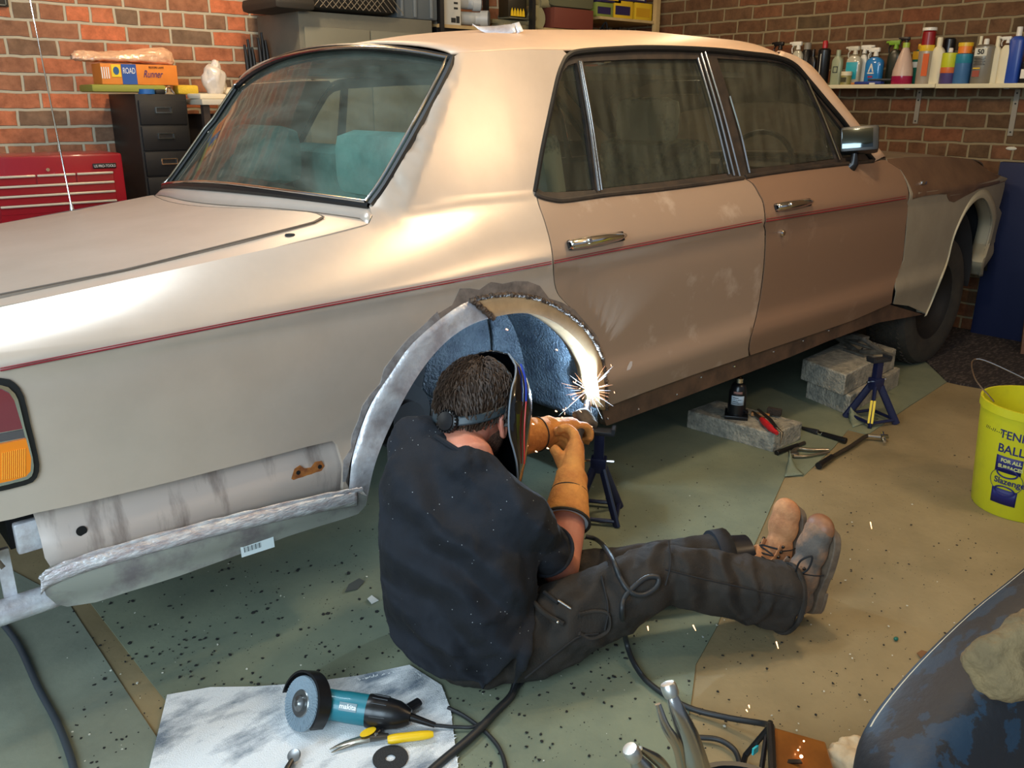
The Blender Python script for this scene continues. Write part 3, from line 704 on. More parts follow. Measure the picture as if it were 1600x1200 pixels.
# seats, head restraints, dashboard, interior mirror
teal = mat('teal_cover', (120,172,162), .8, col2=(78,120,114), scale=4, bump=.2, bscale=30)
pale = mat('pale_seat_leather', (196,200,170), .7, col2=(70,92,86), scale=5, thresh=(.5,.6))
def seat(x, y, w_, m, rear=False):
    s_ = MB().box((x,y,.72),(.5,w_,.18),ch=.07).build('rear_seat' if rear else 'front_seat', m, car)
    M_ = Matrix.Translation((x-.26,y,.93)) @ Matrix.Rotation(-.22,4,'Y')
    MB().box((0,0,0),(.14,w_,.52 if rear else .56),M_,ch=.065).build('backrest', m, s_)
    return s_
zr_ = 0
rs_ = seat(.46, CW/2-.02, .94, teal, True)
for y in (.50,1.30): MB().box((-.02,y,1.15),(.12,.42,.20),Matrix.Identity(4),ch=.07).build('headrest', teal, rs_)
for y in (.50,1.32):
    fs_ = seat(1.55, y, .50, pale); MB().box((1.20,y,1.27),(.10,.27,.17),ch=.05).build('headrest', pale, fs_)
MB().box((-.02,CW/2,1.0),(.30,1.15,.03),ch=.01).build('parcel_shelf', teal, car)
MB().box((2.25,CW/2,.97),(.45,1.35,.20),ch=.06).build('dashboard', mat('dash_leather',(56,46,40),.6), car)
MB().box((1.80,CW/2-.1,1.40),(.02,.22,.06),ch=.008).build('interior_mirror', mat('mirror_housing',(36,38,38),.35), car)
st = MB(); P = [Vector((1.98+.06*math.cos(a),.52+.19*math.sin(a),1.04+.17*math.cos(a))) for a in np.linspace(0,2*PI,33)[:-1]]
closed_tube(P,.012).build('steering_wheel', M_trimblk, car)
# headliner so the cabin is dark above
MB().box((.9,CW/2,1.44),(1.4,1.15,.02)).build('headliner', mat('headliner',(120,116,100),.9), car)
# road wheels
def wheel(cx, cy, cz, side, name='road_wheel'):
    fr = frame((cx,cy,cz),(1,0,0),None,(0,-side,0)); R_ = .345
    prof = [(.205,-.10),(.24,-.115),(.30,-.118),(.330,-.105),(R_-.006,-.085),(R_,-.06),(R_,.06),(R_-.006,.085),(.330,.105),(.30,.118),(.24,.115),(.205,.10),(.20,0),(.205,-.10)]
    t = MB().lathe(prof, 56, fr).build(name, mat('old_tyre',(46,42,36),.85,col2=(60,54,44),scale=12), car)
    tr_ = MB()
    for row in range(5):
        for k in range(64):
            a = 2*PI*(k+.25*(row%2))/64; z_ = -.066+.033*row
            tr_.box((0,0,0),(.006,.020,.018),fr@Matrix.Rotation(a,4,'Z')@Matrix.Translation((R_+.001,0,z_))@Matrix.Rotation(.5*(-1)**k,4,'X'))
    tr_.build('tread', mat('old_tyre',(46,42,36),.85), t)
    rim_ = MB().lathe([(0,.055),(.05,.06),(.06,.045),(.10,.030),(.14,.035),(.165,.055),(.18,.075),(.200,.095),(.212,.10),(.208,.085),(.19,.05),(.185,-.09),(0,-.09)], 48, fr).build('rim', mat('steel_rim',(34,31,28),.6,metal=.3), t)
    for k in range(5):
        a = 2*PI*k/5; MB().lathe([(0,0),(.011,0),(.011,.016),(0,.018)],6,fr@Matrix.Translation((.075*math.cos(a),.075*math.sin(a),.04))).build('wheel_nut', M_bare, rim_)
    return t
wheel(3.12, .20, .345, 1)
wheel(3.12, CW-.20, .345, -1); wheel(cxw, CW-.22, .345, -1)
MB().box((0,0,0),(.02,.02,.02),Matrix.Translation((3.1,.6,.40))).build('hub', M_under, car)
# ground metal offcut pair lying on the roof
rp_ = at(770,50,1,1.05)
# ------------------------------------------------------------------ floor coverings
def fl(px, py, z=0.0): return at(px, py, 2, z)
def floor_sheet(name, pts, z, th, m, label, cat, res=.06, wob=0.0, group=None):
    v2, tr = cdt_panel([(p[0],p[1]) for p in pts], [], res)
    rnd = random.Random(3)
    vs = [(x,y,z+th+wob*(math.sin(x*9+y*5)+math.sin(y*13-x*4))) for x,y in v2]
    o = sheet_obj(name, vs, tr, m, None, th, (0,0,1)); return tag(o, label, cat, group)
M_mat1 = mat('green_grey_sheet', (126,132,108), .8, col2=(104,112,94), scale=2.6, bump=.1, bscale=90, specks=(80,.10,(44,44,38)))
mp_ = [fl(*p)[:2] for p in ((1480,597),(1420,636),(1356,680),(1325,672),(1303,700),(1255,745),(1227,744),(1213,775),(1180,850),(1150,905),(1120,980),(1087,1040),(1079,1105),(1062,1180),(1050,1300))]
floor_sheet('floor_sheet', mp_+[(-.8,-2.2),(-.95,-2.2),(-1.0,.12),(-1.02,2.6),(3.2,2.6),(3.4,.3)], 0, .004, M_mat1, 'large green grey floor sheet under the car and the welder, debris scattered on it', 'floor covering', wob=.0008)
sm = [fl(*p)[:2] for p in ((105,940),(170,1040),(252,1165),(290,1260))]
floor_sheet('floor_sheet', sm+[(-1.3,-2.2),(-3.6,-2.2),(-3.6,2.6),(-1.6,2.6)], 0, .005, mat('green_grey_sheet_pale',(132,138,120),.8,col2=(106,112,98),scale=2.5,bump=.1,bscale=90), 'paler green grey floor sheet at the left under the exhaust pipe', 'floor covering', wob=.0008)
# curled corners of the sheet
def curl(p0, p1, p2, h, name_, label):
    a,b,c_ = fl(*p0,.006), fl(*p1,.006), fl(*p2,.006)
    rows = []
    for t in np.linspace(0,1,8):
        q = a.lerp(b,t); tip = c_.lerp((a+b)/2,.0)
        r = [q.lerp(tip,s_)+Vector((0,0,h*s_*s_*(1-abs(2*t-1)**3))) for s_ in np.linspace(0,1,6)]
        rows.append([Vector((p.x,p.y,p.z)) for p in r])
    return tag(MB().grid(rows).build(name_, M_mat1, None, solid=.003), label, 'floor covering')
curl((1332,668),(1372,655),(1326,652),.05,'curled_sheet_corner','curled up corner of the floor sheet beside the navy axle stand')
curl((1226,745),(1256,742),(1232,722),.05,'curled_sheet_corner','curled up corner of the floor sheet in front of the locking pliers')
cpx = ((262,1092),(330,1080),(400,1079),(470,1074),(560,1062),(640,1045),(690,1077),(704,1114),(715,1200),(722,1290),(215,1290),(236,1200))
carp = floor_sheet('carpet_offcut', [fl(*p)[:2] for p in cpx], .004, .008, mat('white_carpet', (236,238,238), .95, col2=(120,132,144), scale=4.5, bump=.6, bscale=260, thresh=(.50,.66), stretch=(1,2.2,1)), 'white carpet offcut dirty with grey dust under the angle grinder', 'carpet', res=.015)
fz = MB(); rnd = random.Random(4)
cp = [fl(*p,.012) for p in cpx]
for i in range(9):
    a,b = cp[i],cp[i+1]
    for k in range(int((b-a).length/.004)):
        q = a.lerp(b, rnd.random()); d_ = Vector((rnd.uniform(-1,1),rnd.uniform(-1,1),.1)).normalized()*rnd.uniform(.003,.009)
        fz.add([q-d_.cross(Vector((0,0,.0014/.006))),q+d_.cross(Vector((0,0,.0014/.006))),q+d_],[(0,1,2)])
tag(fz.build('fringe', mat('white_carpet_fibre',(222,226,226),.95), carp, recalc=False), kind='stuff')
rugm = mat('dark_rug', (44,36,34), .95, col2=(92,80,72), scale=26, bump=.6, bscale=120, stretch=(1,3,1), thresh=(.5,.62))
floor_sheet('rug', [fl(*p)[:2] for p in ((1478,597),(1500,602),(1560,612),(1640,628))]+[(3.9,-.95),(4.02,-.5),(4.02,.5),(3.45,.36)], 0, .012, rugm, 'dark patterned rug by the front wheel below the blue panel', 'rug')
# debris
rnd = random.Random(11)
def chips(name, n, m, size, label, cat, region, z=.005):
    mb = MB()
    for _ in range(n):
        px = rnd.uniform(*region[0]); py = rnd.uniform(*region[1]); p = fl(px,py,z)
        s_ = size*rnd.uniform(.4,1.5); a = rnd.random()*PI
        pts = [(s_*rnd.uniform(.4,1)*math.cos(t), s_*rnd.uniform(.4,1)*math.sin(t)) for t in (0,1.2,2.5,3.7,5)]
        mb.prism(pts, 0, s_*.35, Matrix.Translation(p)@Matrix.Rotation(a,4,'Z')@Matrix.Rotation(rnd.uniform(-.3,.3),4,'X'))
    o = mb.build(name, m, None, smooth=False, recalc=False); tag(o, label, cat, kind='stuff'); return o
chips('dark_grit', 900, mat('grit_black',(30,30,28),.9), .0035, 'black grit and crumbs scattered over the floor in front of the car', 'debris', ((90,1560),(700,1200)))
chips('pale_chips', 170, mat('pale_chip',(198,196,180),.7), .0032, 'tiny pale flakes scattered over the floor around the welder', 'debris', ((100,1500),(760,1200)))
chips('underseal_crumbs', 260, mat('grit_black',(30,30,28),.9), .005, 'larger black underseal crumbs below the rear wheel arch', 'debris', ((130,1000),(870,1120)))
def scrap(px,py,pts,m,label,z=.006,tilt=.15):
    p = fl(px,py,z+.004); o = MB().prism(pts,0,.0015,Matrix.Translation(p)@Matrix.Rotation(tilt,4,'X')).build('metal_scrap', m, None, smooth=False)
    return tag(o,label,'scrap')
scrap(553,915,[(-.035,-.01),(.0,-.02),(.035,.0),(.03,.02),(-.01,.012)],mat('grey_scrap',(84,88,86),.5,metal=.4),'dark grey sheet scrap on the floor left of the welder, below the rear valance')
scrap(583,938,[(-.012,-.012),(.012,-.01),(.008,.02),(-.01,.014)],mat('white_scrap',(190,194,190),.5),'small white torn scrap touching the back of the welder')
scrap(1098,1000-3,[(0,0),(.006,0),(.004,.006)],mat('white_scrap',(190,194,190),.5),'tiny white flake on the floor below the right trouser leg',z=.002)
scrap(1441,1022,[(-.02,-.006),(.02,-.004),(.012,.008),(-.01,.010)],mat('leaf',(120,84,52),.8),'brown dry leaf scrap on the floor beside the blue car wing',z=.0)
g_ = fl(1400,998,.006); tag(MB().ball(g_,(.007,.006,.005),sub=2).build('green_blob', mat('green_plastic',(20,96,80),.4), None),'small green blob on the bare concrete floor','debris')

# ------------------------------------------------------------------ left wall furniture
navy = mat('axle_stand_navy', (24,30,62), .35)
# tool chest
T = thing('tool_chest', 'red metal tool chest with silver drawer pulls against the brick wall', 'tool chest', (-.115-.30,2.6,0))
redm = mat('red_enamel', (150,20,34), .28, coat=.3); cw = .60
chx = -.115-cw/2
def loc_(o): o.location = tuple(o.location[i]-T.location[i] for i in range(3))
def pb(mb, name, m, parent, root, **k):
    o = mb.build(name, m, parent, **k); return o
def shifted(mb, root):
    mb.v = [(x-root[0],y-root[1],z-root[2]) for x,y,z in mb.v]; return mb
R_ = (chx,2.6,0); T.location = R_
body = shifted(MB().box((chx,2.6+.15,.85),(cw,.30,.49),ch=.012).box((chx,2.6+.17,.31),(cw-.02,.30,.58)),R_).build('cabinet_body', redm, T)
z0 = 1.088
for i,(xa,xb,za) in enumerate([(0,.333,.085),(.333,.667,.085),(.667,1,.085),(0,1,.128),(0,1,.171),(0,1,.214)]):
    x0 = chx-cw/2+.05+(cw-.10)*xa; x1 = chx-cw/2+.05+(cw-.10)*xb
    dr = shifted(MB().box(((x0+x1)/2,2.597,z0-za-.012),(x1-x0-.006,.008,.036)),R_).build('drawer', redm, T)
    shifted(MB().box(((x0+x1)/2,2.588,z0-za+.006),(x1-x0-.008,.014,.010),ch=.003),R_).build('drawer_pull', mat('pull_aluminium',(226,214,190),.3,metal=.4), dr)
shifted(MB().box((chx,2.597,z0-.31),(cw-.10,.008,.13)),R_).build('drawer', redm, T)
bd = shifted(MB().box((-.115-.085,2.596,z0-.048),(.105,.006,.024),ch=.003),R_).build('badge', mat('badge_black',(20,18,20),.4), T)
text_mesh('lettering','US PRO-TOOLS',.017,Matrix.Translation((-.115-.085-R_[0],2.5925-R_[1],z0-.049))@Matrix.Rotation(PI/2,4,'X'),mat('lettering_pale',(220,214,204),.5),bd,sx=.82)
shifted(MB().lathe([(0,0),(.008,0),(.008,.006),(0,.006)],14,frame((chx-.03,2.6,z0-.055),(1,0,0),None,(0,-1,0))),R_).build('lock', M_chrome, T)
# filing cabinet
fx0,fy0,fw,fz_ = .087,2.92,.262,1.362
Fc = thing('filing_cabinet', 'narrow black multi drawer filing cabinet with chrome label holders', 'cabinet', (fx0+fw/2,fy0,0)); R_ = tuple(Fc.location)
blk = mat('black_enamel', (24,25,27), .45, var=.3, scale=5)
shifted(MB().box((fx0+fw/2,fy0+.205,fz_/2),(fw,.41,fz_),ch=.004),R_).build('cabinet_body', blk, Fc)
for i in range(11):
    zc_ = fz_-.026-.128*(i+.5)
    if zc_ < .05: break
    d_ = shifted(MB().box((fx0+fw/2,fy0-.006,zc_),(fw-.022,.014,.120),ch=.003),R_).build('drawer', blk, Fc)
    hd = MB(); a = Vector((fx0+fw/2,fy0-.016,zc_+.012))
    hd.box(a+Vector((0,0,.013)),(.082,.008,.004)); hd.box(a-Vector((0,0,.013)),(.082,.012,.005)); hd.box(a-Vector((.040,0,0)),(.006,.010,.028)); hd.box(a+Vector((.040,0,0)),(.004,.008,.028))
    shifted(hd,R_).build('label_holder', M_chrome, d_)
# things on top of it
zt = fz_
def simple(name, mb, m, label, cat, group=None, **k):
    return tag(mb.build(name, m, None, **k), label, cat, group)
olive = mat('olive_foam', (150,150,62), .8)
simple('foam_board', MB().box((.085,3.08,zt+.026),(.36,.26,.036),ch=.012,rz=-.05), olive, 'yellow green flat pad lying on the black filing cabinet', 'pad')
simple('blue_tape', MB().lathe([(.026,0),(.040,0),(.040,.024),(.026,.024),(.026,0)],24,Matrix.Translation((.16,2.955,zt))), mat('blue_tape',(34,98,168),.5), 'blue tape roll on the front edge of the filing cabinet', 'tape')
simple('black_cable_clip', MB().box((.225,2.95,zt+.012),(.05,.03,.024),ch=.006), blk, 'black clip beside the blue tape on the filing cabinet', 'clip')
simple('silver_bracket', MB().tube(smoothpts([(.255,2.95,zt+.004),(.262,2.95,zt+.03),(.285,2.96,zt+.03),(.30,2.95,zt+.004)],5),.004,8), M_chrome, 'silver wire bracket in front of the orange box', 'bracket')
simple('sponge', MB().box((.405,3.06,zt+.024),(.115,.08,.048),ch=.014), mat('yellow_sponge',(222,186,58),.9,bump=.5,bscale=150), 'yellow sponge beyond the right edge of the filing cabinet', 'sponge')
# orange carton
bx = thing('carton', 'orange carton with blue and yellow panels lying on the filing cabinet', 'box', (.145,2.99,zt+.045)); bz = .098
orange = mat('carton_orange', (232,142,50), .6, col2=(222,126,44), scale=5)
MB().box((0,.05,bz/2),(.50,.14,bz),ch=.003).build('carton_body', orange, bx); bx.scale = (.76,1,1)
for xa,xb,c_,nm in ((-.25+.065,-.25+.125,(240,206,46),'yellow_panel'),(-.25+.130,-.25+.225,(38,84,160),'blue_panel')):
    MB().box(((xa+xb)/2,-.0215,bz/2 if 'blue' in nm else bz*.66),(xb-xa,.002,bz*.98 if 'blue' in nm else bz*.6)).build(nm, mat(nm,c_,.5), bx)
MB().lathe([(0,0),(.019,0),(.019,.001),(0,.001)],24,frame((-.155,-.0226,bz*.66),(1,0,0),None,(0,-1,0))).build('blue_disc', mat('disc_blue',(40,92,140),.5), bx)
RX = Matrix.Rotation(PI/2,4,'X')
text_mesh('lettering','ROAD',.040,Matrix.Translation((-.0725,-.0235,bz*.66))@RX,mat('lettering_white',(236,236,232),.5),bx,sx=.72)
text_mesh('lettering','Runner',.050,Matrix.Translation((.085,-.0225,bz*.52))@RX@Matrix(((1,.35,0,0),(0,1,0,0),(0,0,1,0),(0,0,0,1))),mat('lettering_purple',(66,44,112),.5),bx,sx=.85)
text_mesh('lettering','RESTORE LAMPS',.014,Matrix.Translation((.11,-.0225,bz*.86))@RX,mat('lettering_dark',(92,48,24),.5),bx,sx=1.0)
for k in range(4): MB().box((-.245+.014*k,-.0215,bz*.55),(.006,.002,bz*.55)).build('white_bar', mat('lettering_white',(236,236,232),.5), bx)
# clear plastic wrap over the carton
pw = mat('plastic_wrap', (222,176,140), .12, spec=.8, coat=.8, bump=.8, bscale=30)
MBw = MB(); prof_ = [(-.36,.012,.02),(-.33,.030,.03),(-.28,.026,.03),(-.20,.024,.05),(-.10,.030,.06),(.0,.036,.06),(.10,.046,.055),(.17,.052,.045),(.205,.040,.03),(.22,.030,.02)]
rows = []
for x,hh,dd in prof_:
    rows.append([(x*.86+.155,3.04+dd*math.cos(q)+.004*math.sin(x*90+q*3), zt+.045+bz+.022+hh*1.35*math.sin(q)*(1 if math.sin(q)>0 else .35)+.004*math.sin(x*70+q*5)) for q in np.linspace(0,2*PI,16,endpoint=False)])
simple('plastic_wrap_bundle', MBw.grid(rows,True), pw, 'crumpled clear plastic bundle on top of the orange carton', 'plastic wrap', sub=2, disp=(.018,.020))
# side table behind the rear window
tb = thing('side_bench', 'white topped narrow bench against the brick wall right of the filing cabinet', 'bench', (.64,3.05,0)); R_ = tuple(tb.location)
MB().box((0,0,1.325),(.50,.46,.03),ch=.004).build('bench_top', mat('bench_white',(206,196,174),.6), tb)
for sx in (-1,1):
    for sy in (-1,1): MB().box((sx*.22,sy*.19,.655),(.035,.035,1.31)).build('leg', mat('bench_leg',(58,46,38),.7), tb)
MB().box((0,.15,1.1),(.42,.02,.32)).build('back_panel', mat('bench_dark',(50,40,34),.8), tb)
# dark crate-like bottle rack under the table
rk = MB()
for i in range(4): rk.lathe([(0,0),(.045,0),(.045,.12),(.02,.17),(.02,.20),(0,.20)],16,Matrix.Translation((.44+.11*i,2.93,1.03)))
for i in range(4):
    m_ = MB().lathe([(0,0),(.045,0),(.045,.12),(.02,.17),(.02,.20),(0,.20)],16,Matrix.Translation((.46+.11*i,2.95,1.04)))
    lab = ['leftmost dusty dark bottle on the lower rack','second dusty dark bottle on the lower rack','third dusty dark bottle on the lower rack','rightmost dusty dark bottle on the lower rack'][i]
    tag(m_.build('dark_bottle', mat('dusty_bottle',(62,52,44),.25,col2=(92,80,68),scale=20), None), lab+' beside the filing cabinet', 'bottle', 'dark bottles under the bench top')
MB().box((0,-.06,1.03),(.46,.26,.015)).build('shelf', mat('bench_leg',(58,46,38),.7), tb)
bagm = mat('thin_plastic_bag', (214,206,196), .3, coat=.4, bump=.6, bscale=25)
simple('plastic_bag', MB().ball((.545,3.0,1.345+.085),(.065,.05,.085)).ball((.56,3.0,1.345+.14),(.03,.025,.055)), bagm, 'crumpled white plastic bag standing on the white bench', 'bag', disp=(.03,.05))
simple('paper_pack', MB().box((.46,2.92,1.353),(.16,.12,.026),ch=.008,rz=.2).box((.66,2.93,1.350),(.20,.14,.018),ch=.006,rz=-.1), mat('paper_pack',(226,216,190),.7), 'white folded paper packs in front of the plastic bag', 'paper')
simple('cloth_wad', MB().ball((.66,3.02,1.375),(.07,.05,.03)), mat('cream_cloth',(224,208,176),.9), 'cream cloth wad right of the plastic bag', 'cloth', disp=(.04,.02))
simple('black_case', MB().box((.80,3.02,1.41),(.17,.13,.12),ch=.02).box((.77,2.99,1.48),(.06,.05,.03),ch=.01), blk, 'small black bag on the right end of the white bench', 'bag', disp=(.05,.01))
gl = MB()
for i,(dx,dz,h_) in enumerate(((0,0,.17),(.022,0,.20),(.044,.0,.16),(.085,.02,.19),(.107,.02,.22),(.128,.02,.18))):
    gl.tube([(.80+dx,3.12,1.46),(.80+dx-.004,3.12,1.46+dz+h_*.6),(.80+dx-.010,3.12,1.46+dz+h_)],[.012,.011,.007],8)
gl.box((.82,3.12,1.44),(.06,.03,.09),ch=.01).box((.905,3.12,1.45),(.06,.03,.10),ch=.01)
simple('black_gloves', gl, blk, 'pair of black gloves standing fingers up behind the small black bag', 'gloves')
# sign on the brick
sg = thing('wall_sign', 'black sign with thick white lettering high on the red brick wall', 'sign', (-.90,YW-.012,1.87)); 
MB().box((0,0,0),(.62,.02,.20),ch=.003).build('board', mat('sign_black',(34,36,32),.5), sg)
MB().box((0,-.011,.092),(.60,.003,.004)).box((0,-.011,-.092),(.60,.003,.004)).box((.298,-.011,0),(.004,.003,.188)).build('border', mat('sign_grey',(120,122,112),.5), sg)
text_mesh('lettering','R',.135,Matrix.Translation((.262,-.012,-.012))@RX,mat('lettering_cream',(206,204,186),.5),sg,sx=.8,bold=.004)
p_ = at(14,11,1,YW-.02); sg.location = (p_.x-.31, YW-.012, p_.z+.10)
# grey metal cabinet
gc0 = .975; gtop = 1.80; grey = mat('grey_cabinet_paint', (108,108,96), .55, col2=(98,98,88), scale=3, bump=.05, bscale=200)
Gc = thing('metal_cabinet', 'grey two door metal cabinet behind the car against the brick wall', 'cabinet', (1.42,2.8,0)); R_ = tuple(Gc.location)
shifted(MB().box((1.42,3.06,gtop/2),(.90,.50,gtop),ch=.004),R_).build('cabinet_body', grey, Gc)
for s_ in (-1,1):
    d_ = shifted(MB().box((1.42+s_*.213,2.806,gtop/2-.02),(.418,.012,gtop-.12),ch=.002),R_).build('door', mat('grey_door_paint',(118,118,104) if s_<0 else (104,102,82),.5), Gc)
    if s_ < 0: shifted(MB().box((1.42-.395,2.794,gtop-.33),(.014,.012,.13),ch=.004).box((1.42-.395,2.784,gtop-.33),(.006,.012,.06)),R_).build('handle', M_trimblk, d_)
# suitcase with mesh pattern and storage box on top
sc_ = thing('holdall', 'black quilted bag with a diamond mesh pattern on top of the grey cabinet', 'bag', (1.26,2.96,gtop))
MB().box((-.03,0,.13),(.72,.40,.25),ch=.06).build('bag_body', mat('bag_black',(26,25,22),.6), sc_)
ms = MB()
for i in range(17):
    for s_ in (-1,1):
        x0 = -.26+.039*i; a = Vector((x0,-.204,.02)); b = Vector((x0+s_*.23,-.204,.25))
        if abs(b.x) < .40: ms.tube([a,b],.0022,5)
ms.build('mesh_panel', mat('mesh_grey',(120,112,96),.6), sc_)
MB().box((-.34,-.02,.03),(.24,.42,.07),ch=.03).build('flap', mat('bag_flap',(40,38,34),.6), sc_)
sb = thing('storage_box', 'blue grey plastic storage box on the right end of the grey cabinet', 'box', (1.765,2.98,gtop))
MB().box((0,0,.15),(.30,.34,.30),ch=.015).build('box_body', mat('storage_grey',(88,98,104),.45), sb)
for dx in (-.115,-.02,.10): MB().box((dx,-.173,.15),(.018,.012,.28),ch=.004).build('rib', mat('storage_grey_light',(112,122,128),.4), sb)
# open shelving to the corner
sx0,sx1 = 1.92,3.985
Sh = thing('shelving_unit', 'pale wood and black shelving unit filled with parts beside the grey cabinet', 'shelving', (sx0,2.8,0)); R_ = tuple(Sh.location)
wood = mat('pale_wood', (196,172,122), .7, col2=(176,150,104), scale=6)
for x,m_ in ((sx0+.02,blk),(2.70,blk),(3.97,wood)):
    for y in (2.815,3.30): shifted(MB().box((x,y,1.15),(.045 if m_ is wood else .03,.035,2.3)),R_).build('post', m_, Sh)
for z in (.35,1.05,1.775): shifted(MB().box(((sx0+sx1)/2,3.06,z),(sx1-sx0,.50,.02)),R_).build('shelf_board', wood if z>1.7 else blk, Sh)
shifted(MB().box((3.68,3.05,1.905),(.66,.48,.018)),R_).build('shelf_board', wood, Sh)
shifted(MB().box((2.30,3.05,1.62),(.76,.44,.30)).box((2.30,2.82,1.60),(.70,.02,.20),ch=.005),R_).build('drawer_box', blk, Sh)
zs = 1.785
cr_ = thing('carton', 'white carton with printed label left on the shelf beside the storage box', 'box', (2.045,2.96,zs))
MB().box((0,0,.10),(.16,.22,.20),ch=.003).build('carton_body', mat('carton_white',(206,206,196),.6), cr_)
for k,(dx,dz,w_,h_) in enumerate(((.02,.03,.035,.028),(.055,.035,.025,.04),(.04,.10,.03,.012),(.04,.13,.03,.012))): MB().box((dx,-.111,dz),(w_,.002,h_)).build('print', mat('ink',(30,34,36),.6), cr_)
pipe = mat('pipe_grey', (176,182,184), .4)
def elbow(x, y, z, a, label):
    r = MB().tube(smoothpts([(-.09,.02,.0),(-.03,.0,.0),(.02,-.01,.0),(.05,-.05,0)],5),.040,18).tube([(.045,-.045,0),(.075,-.085,0)],[.050,.050],20)
    o = simple('pipe_elbow', r, pipe, label, 'pipe', 'grey pipe elbows'); o.location = (x,y,z); o.rotation_euler = (0,0,a)
    MB().lathe([(.032,0),(.044,.0),(.044,.004),(.032,.004)],20,frame((.076,-.087,0),(0,0,1),None,(.6,-.8,0))).build('socket_rim', mat('pipe_dark',(96,100,104),.5), o)
    return o
elbow(2.27,2.93,zs+.055,.1,'grey plastic pipe elbow lying on the shelf, the lower one'); elbow(2.22,2.95,zs+.15,.4,'grey plastic pipe elbow, the upper one of the two beside the white carton')
simple('small_box', MB().box((2.60,2.90,zs+.15),(.16,.10,.14),ch=.003), mat('box_black_yellow',(34,28,12),.5), 'small black box with yellow flame print on the shelf', 'box')
MB_ = MB()
for k in range(5): MB_.prism([(-.012,0),(.012,0),(.009,.03),(0,.05),(-.009,.03)],0,.002,Matrix.Translation((2.55+.025*k,2.848,zs+.085))@RX)
MB_.build('flame_print', mat('flame_yellow',(236,196,30),.5), bpy.data.objects['small_box'])
for i,(x,y,z,l_,a) in enumerate(((2.62,2.9,zs+.02,.34,.1),(2.60,2.96,zs+.05,.30,-.15),(2.66,2.92,zs+.085,.26,.05))):
    simple('folded_cloth', MB().box((x,y,z),(l_,.12,.03),ch=.012,rz=a), mat('khaki_cloth',(132,126,98),.9,col2=(112,106,80),scale=14), ['lowest','middle','topmost'][i]+' folded khaki cloth strip below the black yellow box on the shelf', 'cloth', disp=(.05,.01))
simple('khaki_roll', MB().tube([(2.80,2.88,zs+.085),(2.80,3.15,zs+.085)],[.083,.083],20).tube([(2.82,2.90,zs+.19),(2.98,2.92,zs+.20)],[.04,.035],14), mat('khaki_canvas',(150,146,112),.9,bump=.4,bscale=20), 'rolled khaki canvas on the shelf left of the brown red box', 'canvas', disp=(.08,.02))
simple('canvas_bundle', MB().box((3.12,3.0,zs+.225),(.46,.30,.12),ch=.05), mat('olive_canvas',(96,96,70),.9), 'dark olive canvas bundle lying over the brown red box', 'canvas', disp=(.1,.03))
simple('crate', MB().box((3.09,2.95,zs+.095),(.38,.28,.13),ch=.003), mat('brown_red_box',(112,56,44),.6), 'flat brown red box on the wooden shelf', 'box')
simple('sawn_board', MB().box((3.06,2.95,zs+.012),(.54,.32,.022)), wood, 'thin sawn wooden board under the brown red box', 'board')
yl = mat('box_yellow', (214,178,40), .5); nv = mat('box_navy', (44,36,78), .5); gn = mat('box_green', (126,140,66), .5)
def pbox(x, z, w_, h_, m_, sub_, label):
    o = thing('parts_box', label, 'box', (x,2.86,z)); MB().box((0,.09,h_/2),(w_,.2,h_),ch=.002).build('box_body', m_, o)
    MB().box((-.05*w_,-.0115,h_*.45),(w_*.8,.002,h_*.5)).build('print', sub_, o); return o
pbox(3.44,1.916,.17,.095,gn,nv,'green and navy parts box at the left of the top shelf row'); pbox(3.64,1.916,.20,.12,yl,nv,'yellow and navy parts box in the middle of the top shelf row')
pbox(3.865,1.916,.19,.12,yl,mat('print_amber',(196,150,30),.5),'plain yellow parts box at the right beside the pale wood post'); pbox(3.50,2.016,.22,.07,nv,yl,'navy parts box stacked above the green one'); pbox(3.80,2.04,.18,.06,nv,mat('lettering_cream',(206,204,186),.5),'navy box stacked on the yellow boxes')
tg = MB(); rnd = random.Random(8)
for k in range(9):
    x = 3.45+.4*rnd.random(); tg.tube(smoothpts([(x,2.86,1.79),(x+.06*rnd.uniform(-1,1),2.85,1.82+.06*rnd.random()),(x+.1*rnd.uniform(-1,1),2.9,1.80)],5),.008,6)
tag(tg.build('tangled_leads', blk, None), 'black tangled leads heaped on the lower shelf below the yellow boxes', 'cable')
# bent bright metal offcut on the roof
ro = thing('metal_offcut', 'bent bright metal offcut lying on the car roof', 'offcut')
dd_ = (Vector((.40,.42,1.55))-CAM).dot(_F)
A = [atd(x,y,dd_) for x,y in ((738,38),(752,49),(770,53),(790,53),(806,51))]; B = [atd(x,y,dd_+.02) for x,y in ((738,41),(756,42),(775,41),(792,39),(804,38))]
MB().grid([smoothpts(A,3),smoothpts(B,3)]).build('strip', M_bare, ro, solid=.002)
A = [atd(x,y,dd_+.01) for x,y in ((806,53),(818,48))]; B = [atd(x,y,dd_+.02) for x,y in ((800,37),(811,34))]
MB().grid([A,B]).build('bent_tab', M_bare, ro, solid=.002)

